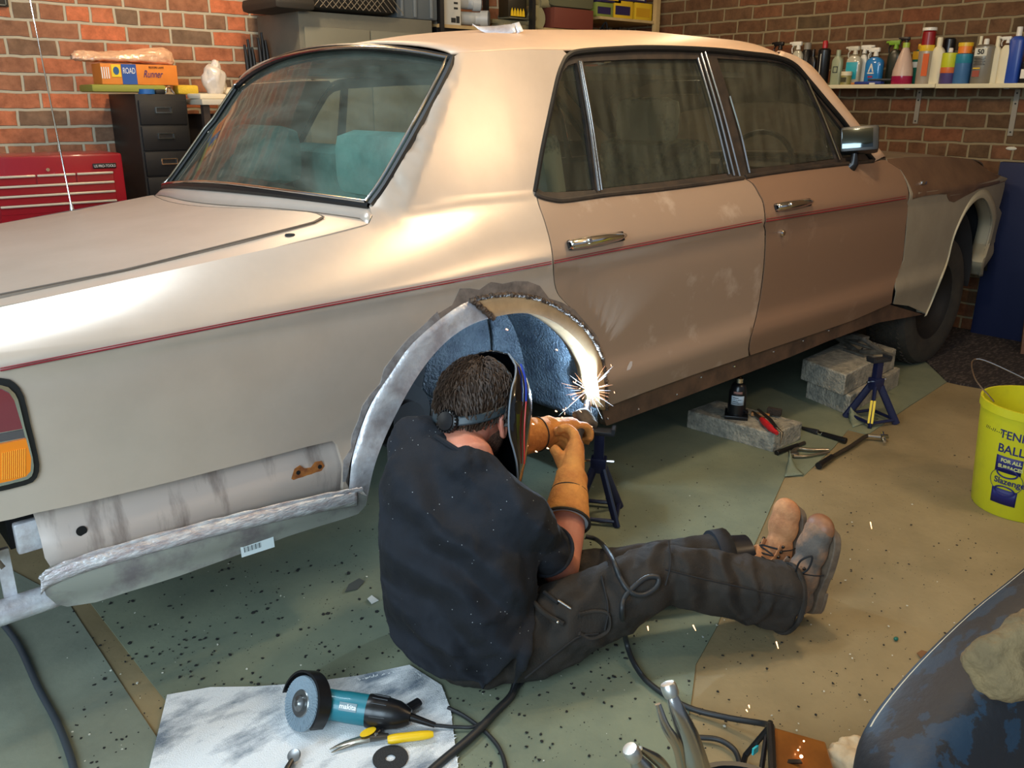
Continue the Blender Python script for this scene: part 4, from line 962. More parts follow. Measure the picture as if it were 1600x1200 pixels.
# ------------------------------------------------------------------ shelf of bottles on the front wall
szt = at(1460,131,0,3.87).z
sh = thing('wall_shelf', 'long cream shelf board on steel brackets holding cleaning bottles', 'shelf', (XW-.10,.6,szt))
cream = mat('shelf_cream', (216,206,170), .5); R_ = tuple(sh.location)
jy = at(1461,135,0,3.85).y
shifted(MB().box((XW-.10,(jy+2.5)/2,szt-.011),(.20,2.5-jy-.004,.022),ch=.002),R_).build('shelf_board', cream, sh)
shifted(MB().box((XW-.10,(jy-1.2)/2,szt-.013),(.20,jy+1.2-.004,.024),ch=.002),R_).build('shelf_board', cream, sh)
for i,(px,py) in enumerate(((1430,193),(1578,212))):
    p = at(px,py,0,XW-.004); zb = p.z; br_ = MB().box((XW-.004,p.y,(zb+szt-.024)/2),(.006,.028,szt-.024-zb)).box((XW-.09,p.y,szt-.028),(.17,.028,.005))
    b_ = shifted(br_,R_).build('bracket', mat('bracket_steel',(148,142,128),.45,metal=.5), sh)
    for q in (.08,.3,.9): shifted(MB().lathe([(0,0),(.005,0),(.005,.002),(0,.002)],10,frame((XW-.0075,p.y,szt-.03-(szt-.024-zb)*q),(0,1,0),None,(-1,0,0))),R_).build('screw', blk, b_)
def bot(px, w_px, top, xd=3.93):
    """base point, height and radius of a bottle standing on the shelf"""
    b = at(px,131,0,xd); y = b.y; dist = (Vector((xd,y,szt))-CAM).dot(_F)
    t = atd(px+.14*(131-top)*.9, top, dist); return Vector((xd,y,szt)), t.z-szt, w_px*dist/FPX/2
def trigger(root, h, m_, s=1.0, flip=1, trig=None):
    """spray head, points along -y (to the right in the photo) when flip=-1"""
    o = MB().box((0,flip*.010*s,h+.020*s),(.020*s,.062*s,.024*s),ch=.007*s).tube([(0,0,h-.012*s),(0,0,h+.012*s)],[.014*s,.010*s],14).tube([(0,flip*.040*s,h+.024*s),(0,flip*.056*s,h+.024*s)],[.007*s,.006*s],10).build('spray_head', m_, root)
    MB().tube(smoothpts([(0,flip*.028*s,h+.012*s),(0,flip*.040*s,h-.006*s),(0,flip*.036*s,h-.030*s)],4),[.005*s]*9,8,squash=((0,1,0),.6)).build('trigger', trig or m_, o)
def aerosol(px, wpx, top, body, cap, label, xd=3.93, capr=.72, caph=.16, lab=None, cat='spray can', name='spray_can'):
    p,h,r = bot(px,wpx,top,xd); o = thing(name, label, cat, p)
    b_ = MB().lathe([(0,0),(r*.95,0),(r,.004),(r,h*(1-caph)-.012),(r*.8,h*(1-caph)-.002),(r*.6,h*(1-caph)),(0,h*(1-caph))],28).build('can_body', body, o)
    MB().lathe([(0,h*(1-caph)),(r*capr,h*(1-caph)),(r*capr,h*.97),(r*capr*.8,h),(0,h)],24).build('cap', cap, o)
    if lab:
        for z0,z1,m_ in lab: MB().lathe([(r*1.004,h*z0),(r*1.01,h*z0+.0005),(r*1.01,h*z1),(r*1.004,h*z1)],28).build('label_band', m_, b_)
    return o,h,r
def square_bottle(px, wpx, top, body, cap, label, xd=3.93, neck=.8, lab=None, trig=None, dep=.6, shoulder=.10, capr=.40, cat='bottle', name='bottle', liquid=None):
    p,h,r = bot(px,wpx,top,xd); o = thing(name, label, cat, p); hb = h*neck
    def ring(w_, d_, z, n=24, e=3.2):
        return [(d_*abs(math.cos(t))**(2/e)*math.copysign(1,math.cos(t)), w_*abs(math.sin(t))**(2/e)*math.copysign(1,math.sin(t)), z) for t in np.linspace(0,2*PI,n,endpoint=False)]
    d_ = r*dep; rows = [ring(.01*r,.01*r,0),ring(r*.94,d_*.94,0),ring(r,d_,.006),ring(r,d_,hb*(1-shoulder*2.2)),ring(r*.93,d_*.93,hb*(1-shoulder*1.2)),ring(r*.62,d_*.8,hb*(1-shoulder*.35)),ring(r*capr,r*capr,hb),ring(.01*r,.01*r,hb)]
    MB().grid(rows,True).build('bottle_body', body, o)
    if trig: trigger(o, hb+.02, cap, min(1.15,(h-hb)/.062), *trig)
    else: MB().lathe([(0,hb-.002),(r*capr,hb-.002),(r*capr,h*.985),(r*capr*.9,h),(0,h)],18).build('cap', cap, o)
    if lab:
        for y0,y1,z0,z1,m_ in lab: MB().box((-d_-.0006,(y0+y1)/2*r,(z0+z1)/2*h),(.0016,abs(y1-y0)*r,(z1-z0)*h),ch=.0004).build('label_panel', m_, o)
    return o,h,r
wht = mat('plastic_white', (224,220,206), .4); crm = mat('plastic_cream', (222,212,178), .45); pblk = mat('plastic_black', (20,20,22), .3)
clr = mat('plastic_clear', (188,182,160), .15, spec=.6, coat=.4)
square_bottle(1214,16,55,mat('bottle_smoke',(110,104,92),.2),pblk,'spray bottle with a black trigger head just above the car roof',3.93,.68,trig=(1,))
square_bottle(1242,18,55,clr,wht,'clear spray bottle with a large white trigger head behind the windscreen pillar',3.93,.68,trig=(1,))
aerosol(1256,15,68,pblk,mat('can_grey',(130,124,112),.4),'black can with grey cap between the white trigger and the red capped can',3.97)
square_bottle(1266,14,78,pblk,pblk,'short black bottle left of the red capped black can',3.95,.8)
o,h,r = aerosol(1283,19,65,pblk,mat('cap_red',(170,28,36),.35),'black spray can with a small red cap',3.93,.42,.17)
MB().box((-r-.0005,0,h*.45),(.002,.004,h*.5)).build('white_stripe', wht, o)
o,h,r = square_bottle(1305,17,79,mat('bottle_pale_green',(150,158,128),.35),mat('bottle_pale_green',(150,158,128),.35),'pale green square bottle with dark square print',3.93,.82)
MB().box((-r*.6-.001,0,h*.52),(.002,r*.9,h*.02)).box((-r*.6-.001,0,h*.36),(.002,r*.9,h*.02)).box((-r*.6-.001,r*.4,h*.44),(.002,r*.1,h*.16)).box((-r*.6-.001,-r*.4,h*.44),(.002,r*.1,h*.16)).build('square_print', mat('ink',(30,34,36),.6), o)
p,h,r = bot(1321,16,112,3.90); o = thing('wax_jar','small squat jar with a cream lid in front of the clear spray bottle','jar',p)
MB().lathe([(0,0),(r,0),(r,h*.72),(0,h*.72)],24).build('jar_body', mat('jar_olive',(150,142,84),.4), o); MB().lathe([(0,h*.70),(r*1.04,h*.70),(r*1.04,h),(0,h)],24).build('lid', crm, o); MB().box((-r-.001,0,h*.38),(.002,r*1.1,h*.35)).build('label_panel', mat('ink_olive',(60,58,34),.6), o)
square_bottle(1331,24,60,clr,mat('head_clear',(200,194,174),.3),'clear spray bottle with a turquoise label',3.96,.62,lab=[(-.75,.75,.12,.48,mat('label_turquoise',(36,160,176),.4))],trig=(1,))
square_bottle(1345,13,68,wht,wht,'white spray bottle behind the turquoise labelled one',4.0,.72,trig=(-1,))
o,h,r = square_bottle(1363,27,57,mat('blue_cleaner',(36,122,186),.15,coat=.5),wht,'blue window cleaner spray bottle with a white head and white triangle print',3.94,.56,trig=(1,mat('plastic_black',(20,20,22),.3)) if False else (1,))
MB().prism([(-.018,0),(-.010,0),(0,.030),(.010,0),(.018,0),(.003,.048),(-.003,.048)],0,.0015,Matrix.Translation((-r*.6-.001,.004,h*.26))@Matrix.Rotation(-PI/2,4,'Z')@RX).build('triangle_print', wht, o)
MB().box((-r*.6-.0012,.004,h*.235),(.0015,.042,h*.025)).build('wordmark', wht, o); MB().box((-r*.6-.0012,.004,h*.16),(.0015,.030,h*.04)).build('red_print', mat('print_red',(150,40,70),.5), o)
p = at(1358,131,0,3.885); simple('flat_packet', MB().box((3.885,p.y,szt+.010),(.05,.17,.016),ch=.003), mat('packet_blue',(28,52,128),.4), 'flat blue packet lying on the shelf edge below the blue cleaner', 'packet')
p = at(1376,124,0,3.90); simple('folded_squeegee', MB().box((3.90,p.y,szt+.028),(.04,.15,.010),ch=.003), mat('squeegee_grey',(52,58,64),.4), 'dark grey blade lying on the blue packet', 'squeegee')
p = at(1342,131,0,3.868); simple('striped_tube', MB().tube([(3.868,p.y+.05,szt+.007),(3.868,p.y-.05,szt+.007)],.007,10), mat('tube_orange',(190,120,60),.5), 'thin orange tube at the front edge of the shelf', 'tube')
p = at(1363,131,0,3.862); simple('white_clip', MB().box((3.860,p.y,szt+.005),(.014,.035,.009),ch=.002), wht, 'small white clip at the shelf edge before the blue packet', 'clip')
square_bottle(1393,22,52,mat('bottle_dark_green',(38,42,30),.3),mat('head_lime',(120,160,40),.4),'dark spray bottle with a lime green and black head',4.0,.66,trig=(1,pblk))
# tall pink tinted cone bottle
p,h,r = bot(1408,31,68,3.92); o = thing('spray_bottle','conical translucent spray bottle with magenta liquid in its bottom','bottle',p)
MB().lathe([(0,h*.20),(r*.985,h*.20),(r*.95,h*.34),(r*.66,h*.62),(r*.33,h*.86),(r*.27,h*.90),(0,h*.90)],28).build('bottle_body', mat('bottle_pinkish',(202,172,152),.35), o)
MB().lathe([(0,0),(r*.95,0),(r,.004),(r*.99,h*.20),(0,h*.20)],28).build('liquid', mat('liquid_magenta',(156,28,66),.2), o)
MB().lathe([(0,h*.88),(r*.34,h*.88),(r*.34,h*1.0),(0,h*1.0)],20).build('collar', mat('collar_lime',(160,180,60),.4), o); trigger(o, h*1.02, pblk, .9, 1)
square_bottle(1430,17,70,mat('bottle_teal_green',(30,104,84),.35),mat('cap_amber',(226,166,36),.4),'teal green bottle with amber shoulder behind the tall orange can',4.0,.86,lab=[(-.9,.9,.62,.82,mat('label_amber',(226,166,36),.4)),(-.8,.8,.42,.56,wht)])
o,h,r = aerosol(1441,22,50,mat('can_silver_orange',(170,158,140),.4,metal=.3),mat('cap_darkred',(140,22,26),.35),'tall grey and orange can with a dark red neck and white top',3.92,.86,.27,lab=[(.62,.73,mat('band_yellow',(226,186,40),.4))])
MB().lathe([(0,h),(r*.95,h),(r*.95,h*1.055),(0,h*1.055)],20).build('white_top', wht, o); MB().box((-r*.98,-r*.45,h*.36),(.006,r*.8,h*.42)).build('orange_panel', mat('label_orange',(206,92,36),.5), o)
square_bottle(1459,21,60,crm,crm,'cream bottle with a narrow cream cap right of the orange can',3.93,.80)
aerosol(1474,18,61,mat('can_amber',(190,140,60),.4),pblk,'tall amber can with a long black cap behind the lime can',4.0,.95,.40)
o,h,r = aerosol(1478,22,76,mat('can_purple_blue',(76,64,112),.35),mat('nozzle_white',(224,220,206),.4),'lime yellow and purple spray can with a small white nozzle',3.91,.3,.12,lab=[(.46,.86,mat('band_lime',(196,200,40),.4)),(.30,.46,mat('band_orange',(206,104,50),.4))])
o,h,r = aerosol(1500,25,68,mat('can_blue_teal',(62,106,150),.35),mat('cap_orange',(236,130,40),.4),'teal and blue can with an orange and yellow cap',3.93,.80,.26,lab=[(.50,.72,mat('band_teal',(40,128,150),.4))])
MB().lathe([(0,h*.91),(r*.86,h*.91),(r*.86,h*1.0),(0,h*1.0)],20).build('yellow_top', mat('band_yellow',(226,186,40),.4), o)
square_bottle(1516,7,92,pblk,wht,'slim dark bottle squeezed right of the teal can',3.96,.9)
o,h,r = aerosol(1531,30,62,mat('can_steel_grey',(142,136,122),.35,metal=.4),wht,'wide grey can printed with a large number 50',3.93,.26,.13,lab=None)
MB().box((-r*.99,0,h*.70),(.004,r*1.2,h*.18)).build('print_block', mat('lettering_cream',(206,204,186),.5), o)
text_mesh('lettering','50',.036,Matrix.Translation((-r-.0032,0,h*.70))@Matrix.Rotation(-PI/2,4,'Z')@RX,pblk,o,bold=.001)
for k in range(5): MB().box((-r*.995,0,h*(.56-.035*k)),(.003,r*(.9 if k%2 else 1.1),h*.012)).build('print_line', pblk, o)
MB().box((-r*.99,r*.2,h*.34),(.004,r*.7,h*.025)).build('yellow_print', mat('band_yellow',(226,186,40),.4), o); MB().box((-r*.99,r*.2,h*.22),(.004,r*.7,h*.14)).build('red_print', mat('print_brick',(150,70,50),.5), o)
square_bottle(1522,12,58,crm,crm,'cream bottle standing behind the number 50 can',4.01,.84)
square_bottle(1549,17,58,crm,crm,'tall cream bottle right of the number 50 can',3.94,.78)
square_bottle(1564,17,57,crm,wht,'cream spray bottle with a white trigger head left of the tall blue bottle',3.92,.80,trig=(1,))
square_bottle(1579,21,44,mat('bottle_royal_blue',(34,70,156),.35),wht,'tall royal blue bottle with a white cap',3.93,.84,dep=.8,shoulder=.05)
square_bottle(1605,24,82,pblk,pblk,'dark bottle with a white label at the right end of the shelf',3.93,.8,lab=[(-.8,.8,.15,.45,wht)])
# brick wall oddments: a screw hole patch and things behind the bonnet
p = at(1580,232,0,XW-.003); simple('mortar_patch', MB().ball((XW-.002,p.y,p.z),(.004,.03,.010)), mat('mortar_white',(200,196,178),.9), 'small pale patch on the brown brick below the right bracket', 'patch')
mt = MB(); rnd = random.Random(2)
for k in range(10): mt.ball((3.55+.1*rnd.random(),1.3+.05*k,1.075+.012*rnd.random()),(.02,.022,.014),sub=1)
# blue panel and plywood by the front wall
p = at(1556,253,0,3.9); simple('blue_board', MB().box((3.99,(p.y-.40)/2,.51),(.06,p.y+.40,1.02),ch=.006), mat('navy_blue_board',(10,24,62),.6), 'dark blue board standing against the brown brick wall beyond the car nose', 'board')
a = fl(1566,562); simple('plywood_board', MB().box((0,0,.28),(.40,.018,.56),Matrix.Translation((a.x+.27,a.y-.20,0))@Matrix.Rotation(-1.0,4,'Z')@Matrix.Rotation(-.22,4,'X')), mat('plywood_brown',(112,78,54),.7,col2=(92,62,44),scale=8), 'brown plywood board leaning at the right behind the yellow tub', 'board')
# ------------------------------------------------------------------ the welder
V = Vector
man = thing('person', 'person in navy t-shirt and dark trousers sitting on the floor welding the wheel arch', 'person', (-.36,-.34,0))
MR = V(man.location)
def mbuild(mb, name, m, parent=None, **k):
    mb.v = [(x-MR.x,y-MR.y,z-MR.z) for x,y,z in mb.v]; return mb.build(name, m, parent or man, **k)
def remesh(o, vox=.007, it=6, disp=None, disp2=None):
    r = o.modifiers.new('remesh','REMESH'); r.mode = 'VOXEL'; r.voxel_size = vox; r.use_smooth_shade = True
    if it: s_ = o.modifiers.new('smooth','SMOOTH'); s_.iterations = it; s_.factor = .5
    for d in (disp, disp2):
        if d:
            t = bpy.data.textures.new(o.name+'_t','CLOUDS'); t.noise_scale = d[0]; t.noise_depth = 2
            b = o.modifiers.new('disp','DISPLACE'); b.texture = t; b.strength = d[1]; b.texture_coords = 'LOCAL'; b.mid_level = .5
    return o
def loft(secs, n=28, e=2.0):
    """secs: (centre, half-width vector, half-depth vector)"""
    rows = []
    for c_,a,b in secs:
        c_,a,b = V(c_),V(a),V(b); r = []
        for t in np.linspace(0,2*PI,n,endpoint=False):
            ct,st = math.cos(t),math.sin(t)
            r.append(c_+a*abs(ct)**(2/e)*math.copysign(1,ct)+b*abs(st)**(2/e)*math.copysign(1,st))
        rows.append(r)
    mb = MB(); mb.grid(rows,True); k = len(secs)
    mb.f.append(tuple(range(n))[::-1]); mb.f.append(tuple((k-1)*n+j for j in range(n))); return mb
def join(*ms):
    o = MB()
    for m in ms: o.add(m.v, m.f)
    return o
skin = mat('skin', (206,138,112), .5, col2=(190,112,92), scale=9, bump=.08, bscale=120)
N_ = skin.node_tree.nodes['Principled BSDF']; N_.inputs['Subsurface Weight'].default_value = .08; N_.inputs['Subsurface Radius'].default_value = (.012,.005,.003); N_.inputs['Subsurface Scale'].default_value = .5
shirt = mat('navy_cotton', (15,19,27), .9, col2=(20,25,34), scale=18, bump=.15, bscale=300, folds=(2.4,.045,(.4,.9,.5)), specks=(62,.055,(190,196,200)))
trous = mat('dark_work_cloth', (50,43,36), .9, col2=(38,34,30), scale=7, bump=.2, bscale=240, folds=(3.4,.026,(.2,.3,1.2)))
suede = mat('tan_suede', (216,146,70), .85, col2=(184,114,54), scale=16, bump=.35, bscale=110)
# joints
SHL, SHR = V((-.395,-.165,.535)), V((-.300,-.462,.425))
ELR, HR = V((-.100,-.385,.185)), V((.215,-.135,.385))
ELL, HL = V((-.10,-.055,.43)), V((.27,-.065,.405))
HIR, HIL = V((-.285,-.475,.105)), V((-.345,-.185,.105))
KNR, ANR = V((.055,-.60,.205)), V((.375,-.795,.100))
KNL, ANL = V((.02,-.36,.095)), at(1158,872,2,.11)
HC = V((-.245,-.22,.612)); NB = V((-.335,-.29,.545))
wd = (SHR-SHL).normalized()
# --- head, neck, arms, trunk: one continuous body
fh = V((math.cos(math.radians(14)), math.sin(math.radians(14)), 0)); fh = (fh*math.cos(.38)-V((0,0,1))*math.sin(.38)).normalized()
lt = V((0,0,1)).cross(fh).normalized(); roll_ = .12; upv = fh.cross(lt); lt, upv = (lt*math.cos(roll_)-upv*math.sin(roll_)), (upv*math.cos(roll_)+lt*math.sin(roll_))
HM = Matrix(((fh.x,lt.x,upv.x,HC.x),(fh.y,lt.y,upv.y,HC.y),(fh.z,lt.z,upv.z,HC.z),(0,0,0,1)))
b = MB()
b.ball((0,0,.012),(.098,.078,.098),HM).ball((.035,0,-.055),(.060,.060,.062),HM).ball((.065,0,-.085),(.032,.036,.028),HM)
b.ball((.102,0,-.022),(.016,.014,.020),HM,sub=2).ball((.093,0,.0),(.012,.010,.028),HM,sub=2)   # nose
b.ball((.090,0,-.060),(.012,.026,.010),HM,sub=2)                                               # lips
b.tube([HM@V((-.03,0,-.05)), HM@V((-.045,0,-.09)), NB, NB-V((0,0,.06))], [.062,.060,.066,.085], 18)
b.tube([SHL, NB-V((0,0,.03)), SHR], [.05,.062,.05], 14)
b.tube([NB-V((.01,.01,.02)), V((-.375,-.33,.33)), V((-.37,-.34,.14))], [.055,.09,.10], 18)
b.tube([SHR, SHR.lerp(ELR,.5), ELR, ELR.lerp(HR,.28), ELR.lerp(HR,.62)], [.058,.055,.052,.053,.038], 18)
b.tube([SHL, SHL.lerp(ELL,.5), ELL, ELL.lerp(HL,.3), ELL.lerp(HL,.65)], [.058,.053,.045,.047,.034], 18)
body = remesh(mbuild(b,'body',skin), .006, 5); tag(body, 'bare neck and forearm')
# ears
for s_ in (-1,1):
    e_ = MB(); P = [HM@V((.004+.017*math.cos(a)-.006*math.sin(a), s_*(.080+.008*abs(math.sin(a*.5))), -.020+.032*math.sin(a)-(.006 if math.sin(a)<-.8 else 0))) for a in np.linspace(.3,2*PI-.5,20)]
    e_.tube(P,[.0045+.002*(math.sin(x)) for x in np.linspace(0,PI,20)],8); e_.ball((.004,s_*.078,-.020),(.014,.006,.026),HM,sub=2)
    mbuild(e_,'ear',skin)
for s_ in (-1,1):
    mbuild(MB().ball((.082,s_*.032,.0),(.012,.013,.012),HM,sub=2),'eye',mat('eye_white',(225,220,212),.2)).data.materials[0]
# beard stubble shell
bd_ = MB(); bd_.ball((.033,0,-.058),(.0625,.0625,.063),HM).ball((.066,0,-.088),(.034,.038,.030),HM)
bm_v = []
o = remesh(mbuild(bd_,'beard',mat('beard_hair',(112,76,56),.85,col2=(70,46,34),scale=90,bump=.8,bscale=300)), .006, 2, (.006,.004))
# hair: cap plus locks
hairm = mat('brown_hair', (50,36,26), .75, col2=(84,62,44), scale=40, stretch=(1,1,4))
hc = MB()
rows = []
for i in range(15):
    th_ = PI*.5*1.0*i/14*1.12
    r = []
    for a in np.linspace(0,2*PI,40,endpoint=False):
        front = max(0,math.cos(a)); lim = 1.0 if th_ < PI*.5 else 1.0
        thm = (PI*.62 - .62*front**1.5)*i/14*1.0
        back = max(0,-math.cos(a)); thm += .20*back*i/14; side = abs(math.sin(a))**3; thm -= .16*side*i/14*(1 if math.cos(a)>-.3 else .3)
        w_ = .011 if i < 13 else (.006 if i==13 else .0)
        r.append(HM@V(((.098+w_)*math.sin(thm)*math.cos(a), (.078+w_)*math.sin(thm)*math.sin(a), .014+(.100+w_)*math.cos(thm))))
    rows.append(r)
hc.grid(rows,True); hair = mbuild(hc,'hair',hairm,disp=(.02,.012),smooth=True)
rnd = random.Random(5); lk = MB()
for k in range(2600):
    a = rnd.uniform(0,2*PI); u = rnd.random()**.6
    front = max(0,math.cos(a)); back = max(0,-math.cos(a)); side = abs(math.sin(a))**3
    lim = PI*.62-.62*front**1.5+.20*back-.16*side*(1 if math.cos(a)>-.3 else .3)
    t0 = lim*u; q = []
    swirl = rnd.uniform(-.25,.25)+.25*math.sin(a*3+u*5); ln = rnd.uniform(.16,.34); lift = rnd.uniform(.008,.018)
    for s_ in np.linspace(0,1,5):
        t_ = min(t0+ln*s_, lim+.10); aa = a+swirl*s_*(.4/(math.sin(max(.3,t_)))); w_ = .006+lift*math.sin(s_*2.2+.3)
        q.append(HM@V(((.098+w_)*math.sin(t_)*math.cos(aa), (.078+w_)*math.sin(t_)*math.sin(aa), .014+(.100+w_)*math.cos(t_))))
    lk.tube(q,[.0012,.0016,.0016,.0012,.0004],3,caps=False)
tag(mbuild(lk,'hair_locks',mat('brown_hair_lock',(66,48,34),.62,col2=(48,34,25),scale=30),recalc=False,weld=False), kind='stuff')
# --- t-shirt
up0 = V((0,0,1))
def sec(c_, wv, hw, fwd, hd): wv = V(wv).normalized(); f_ = V(fwd).normalized(); return (c_, wv*hw, f_*hd)
hipw = (HIR-HIL).normalized()
tor = [sec((-.385,-.335,.055),hipw,.165,(1,.2,.1),.120),
       sec((-.395,-.338,.13),hipw,.190,(1,.2,.1),.142),
       sec((-.405,-.345,.22),V((.30,-.95,-.10)),.196,(1,.3,-.2),.145),
       sec((-.405,-.340,.31),V((.36,-.90,-.20)),.200,(.9,.35,-.35),.140),
       sec((-.388,-.330,.40),V((.40,-.86,-.28)),.205,(.85,.35,-.45),.125),
       sec((-.362,-.318,.465),wd,.195,(.8,.3,-.55),.100),
       sec((-.342,-.300,.510),wd,.150,(.8,.3,-.6),.080),
       sec((-.333,-.290,.540),wd,.082,(.8,.3,-.6),.072)]
ts = loft(tor, 32, 2.3)
sl = SHR.lerp(ELR,.62)
ar = MB().tube([SHR+V((-.03,.03,.0)), SHR, SHR.lerp(ELR,.35), sl], [.074,.068,.062,.066], 22)
al = MB().tube([SHL+V((.0,-.03,-.02)), SHL, SHL.lerp(ELL,.35), SHL.lerp(ELL,.70)], [.08,.078,.074,.075], 22)
yo = MB().tube([SHL-V((0,0,.005)), (SHL+SHR)/2+V((-.015,0,.018)), SHR-V((0,0,.005))], [.066,.086,.066], 18)
# folds radiating from the right armpit and round the waist
fo_ = MB(); ap = V((-.27,-.485,.31))
for k,(x,y,z) in enumerate(((-.50,-.47,.24),(-.515,-.45,.17),(-.50,-.46,.10),(-.46,-.50,.055),(-.40,-.535,.035))):
    mid = ap.lerp(V((x,y,z)),.5)+V((-.035,-.045,-.022)); fo_.tube(smoothpts([ap+V((0,0,-.02*k)),mid,V((x,y,z))],6),[.004+.010*math.sin(t*PI) for t in np.linspace(0.05,.95,13)],8)
fo_.tube(smoothpts([(-.55,-.33,.20),(-.53,-.42,.165),(-.44,-.52,.16),(-.34,-.53,.20)],6),[.004+.008*math.sin(t*PI) for t in np.linspace(0.05,.95,19)],8)
fo_.tube(smoothpts([(-.545,-.26,.12),(-.53,-.40,.09),(-.45,-.50,.075)],6),[.004+.008*math.sin(t*PI) for t in np.linspace(0.05,.95,13)],8)
t_ = mbuild(join(ts,ar,al,yo,fo_),'t_shirt',shirt); remesh(t_,.0075,7,(.10,.018),(.045,.009))
neckband = MB(); nb = [NB+V((.0,.0,-.006))+(wd*math.cos(a)*.076+V((.75,.3,-.55)).normalized()*math.sin(a)*.068) for a in np.linspace(0,2*PI,33)]
mbuild(neckband.tube(nb,.0075,8,caps=False),'neckband',shirt,parent=t_); bpy.data.objects['neckband'].location = (0,0,0)
d_ar = (ELR-SHR).normalized(); pa_ = d_ar.orthogonal().normalized(); pb_ = d_ar.cross(pa_)
mbuild(MB().tube([sl+(pa_*math.cos(a)+pb_*math.sin(a))*.065 for a in np.linspace(0,2*PI,33)],.006,8,caps=False),'sleeve_hem',shirt,parent=t_)
# white welding specks on the back
rnd = random.Random(9)
# --- trousers
tr = MB()
tr.add(*(lambda m:(m.v,m.f))(loft([sec((-.37,-.335,.02),hipw,.15,(1,.2,0),.115),sec((-.37,-.335,.06),hipw,.178,(1,.2,0),.138),sec((-.36,-.335,.12),hipw,.185,(1,.2,.1),.135),sec((-.37,-.335,.19),hipw,.17,(1,.2,.1),.11)],28,2.4)))
tr.tube([HIR+V((-.06,.03,.0)),HIR,HIR.lerp(KNR,.5),KNR,KNR.lerp(ANR,.3),KNR.lerp(ANR,.65),ANR+V((-.03,.018,.0))],[.10,.105,.094,.080,.082,.086,.090],24)
tr.tube([HIL+V((-.06,.0,.0)),HIL,HIL.lerp(KNL,.5),KNL,KNL.lerp(ANL,.4),ANL+V((-.05,.035,0))],[.10,.10,.092,.078,.076,.078],24)
kf = KNR.lerp(ANR,.72)
for k in range(4):
    c_ = KNR.lerp(ANR,.55+.10*k); d_ = (ANR-KNR).normalized(); p1 = d_.orthogonal().normalized(); p2 = d_.cross(p1)
    a0 = 1.3*k; tr.tube([c_+d_*(.010*math.sin(3*a+k))+(p1*math.cos(a)+p2*math.sin(a))*.084 for a in np.linspace(a0,a0+3.6,14)],[.003+.009*math.sin(t*PI) for t in np.linspace(.03,.97,14)],8)
for k,(fx_,l_) in enumerate(((.30,2.6),(.62,2.2),(.86,3.0))):
    c_ = HIR.lerp(KNR,fx_); d_ = (KNR-HIR).normalized(); p1 = d_.orthogonal().normalized(); p2 = d_.cross(p1)
    tr.tube([c_+d_*(.02*math.sin(2*a))+(p1*math.cos(a)+p2*math.sin(a))*(.096-.012*fx_) for a in np.linspace(1.9*k,1.9*k+l_,14)],[.002+.008*math.sin(t*PI) for t in np.linspace(.03,.97,14)],8)
tro = mbuild(tr,'trousers',trous); remesh(tro,.0075,6,(.07,.014),(.025,.005))
# rolled hem of the left leg, pocket flap, zip, rivets
dl = (ANL-KNL).normalized(); q1 = dl.orthogonal().normalized(); q2 = dl.cross(q1); c_ = ANL+V((-.045,.032,.004))
mbuild(MB().tube([c_-dl*.03,c_+dl*.012],[.081,.083],22).tube([c_+dl*.012,c_+dl*.015],[.083,.070],22),'rolled_cuff',mat('dark_denim',(38,42,50),.85),parent=tro)
# right hem ring
dr_ = (ANR-KNR).normalized(); q1 = dr_.orthogonal().normalized(); q2 = dr_.cross(q1)
mbuild(MB().tube([ANR+V((-.03,.018,0))+(q1*math.cos(a)+q2*math.sin(a))*.088 for a in np.linspace(0,2*PI,33)],.007,8,caps=False),'hem',trous,parent=tro)
def onto(px,py,z): return at(px,py,2,z)
def surfpt(px, py, back=.0): 
    """distance along the ray to the right thigh tube"""
    d = ray(px,py); best = None
    A_,B_ = HIR,KNR
    for t in np.linspace(1.2,3.0,1200):
        p = CAM+d*t
        for (a,b_,r0,r1) in ((HIR,KNR,.105,.084),(KNR,ANR,.084,.092),(V((-.44,-.36,.11)),HIR,.155,.11)):
            ab = b_-a; s_ = max(0,min(1,(p-a).dot(ab)/ab.length_squared)); q = a+ab*s_
            if (p-q).length < r0+(r1-r0)*s_+.004+back: return p
    return None
def decal(name,pts,r,m,back=.004,par=None):
    P = [surfpt(x,y,back) for x,y in pts]; P = [p for p in P if p]
    if len(P) > 1: return mbuild(MB().tube(smoothpts(P,5),r,8),name,m,parent=par or tro)
decal('pocket_welt',[(806,912),(826,908),(850,925),(872,942)],.005,mat('pocket_black',(26,24,24),.8))
decal('pocket_welt',[(802,925),(822,930),(850,957),(880,975)],.006,trous)
decal('zip',[(872,938),(892,951)],.0028,M_chrome,.010)
for px,py in ((813,972),(871,972)):
    p = surfpt(px,py,.006)
    if p: mbuild(MB().ball(p,.0045,sub=2),'rivet',M_chrome,parent=tro)
decal('seam',[(935,860),(940,900),(950,950),(945,985)],.0028,mat('pocket_black',(26,24,24),.8))
decal('seam',[(820,1060),(870,1020),(905,995),(935,990)],.0025,mat('pocket_black',(26,24,24),.8))
decal('tool_loop',[(905,960),(930,955),(950,960),(950,985),(925,998),(905,990)],.0045,trous,.004)
decal('seam',[(1045,845),(1048,880),(1040,915)],.0022,mat('pocket_black',(26,24,24),.8))
decal('seam',[(1040,890),(1100,905),(1170,920),(1240,935)],.0022,mat('pocket_black',(26,24,24),.8))
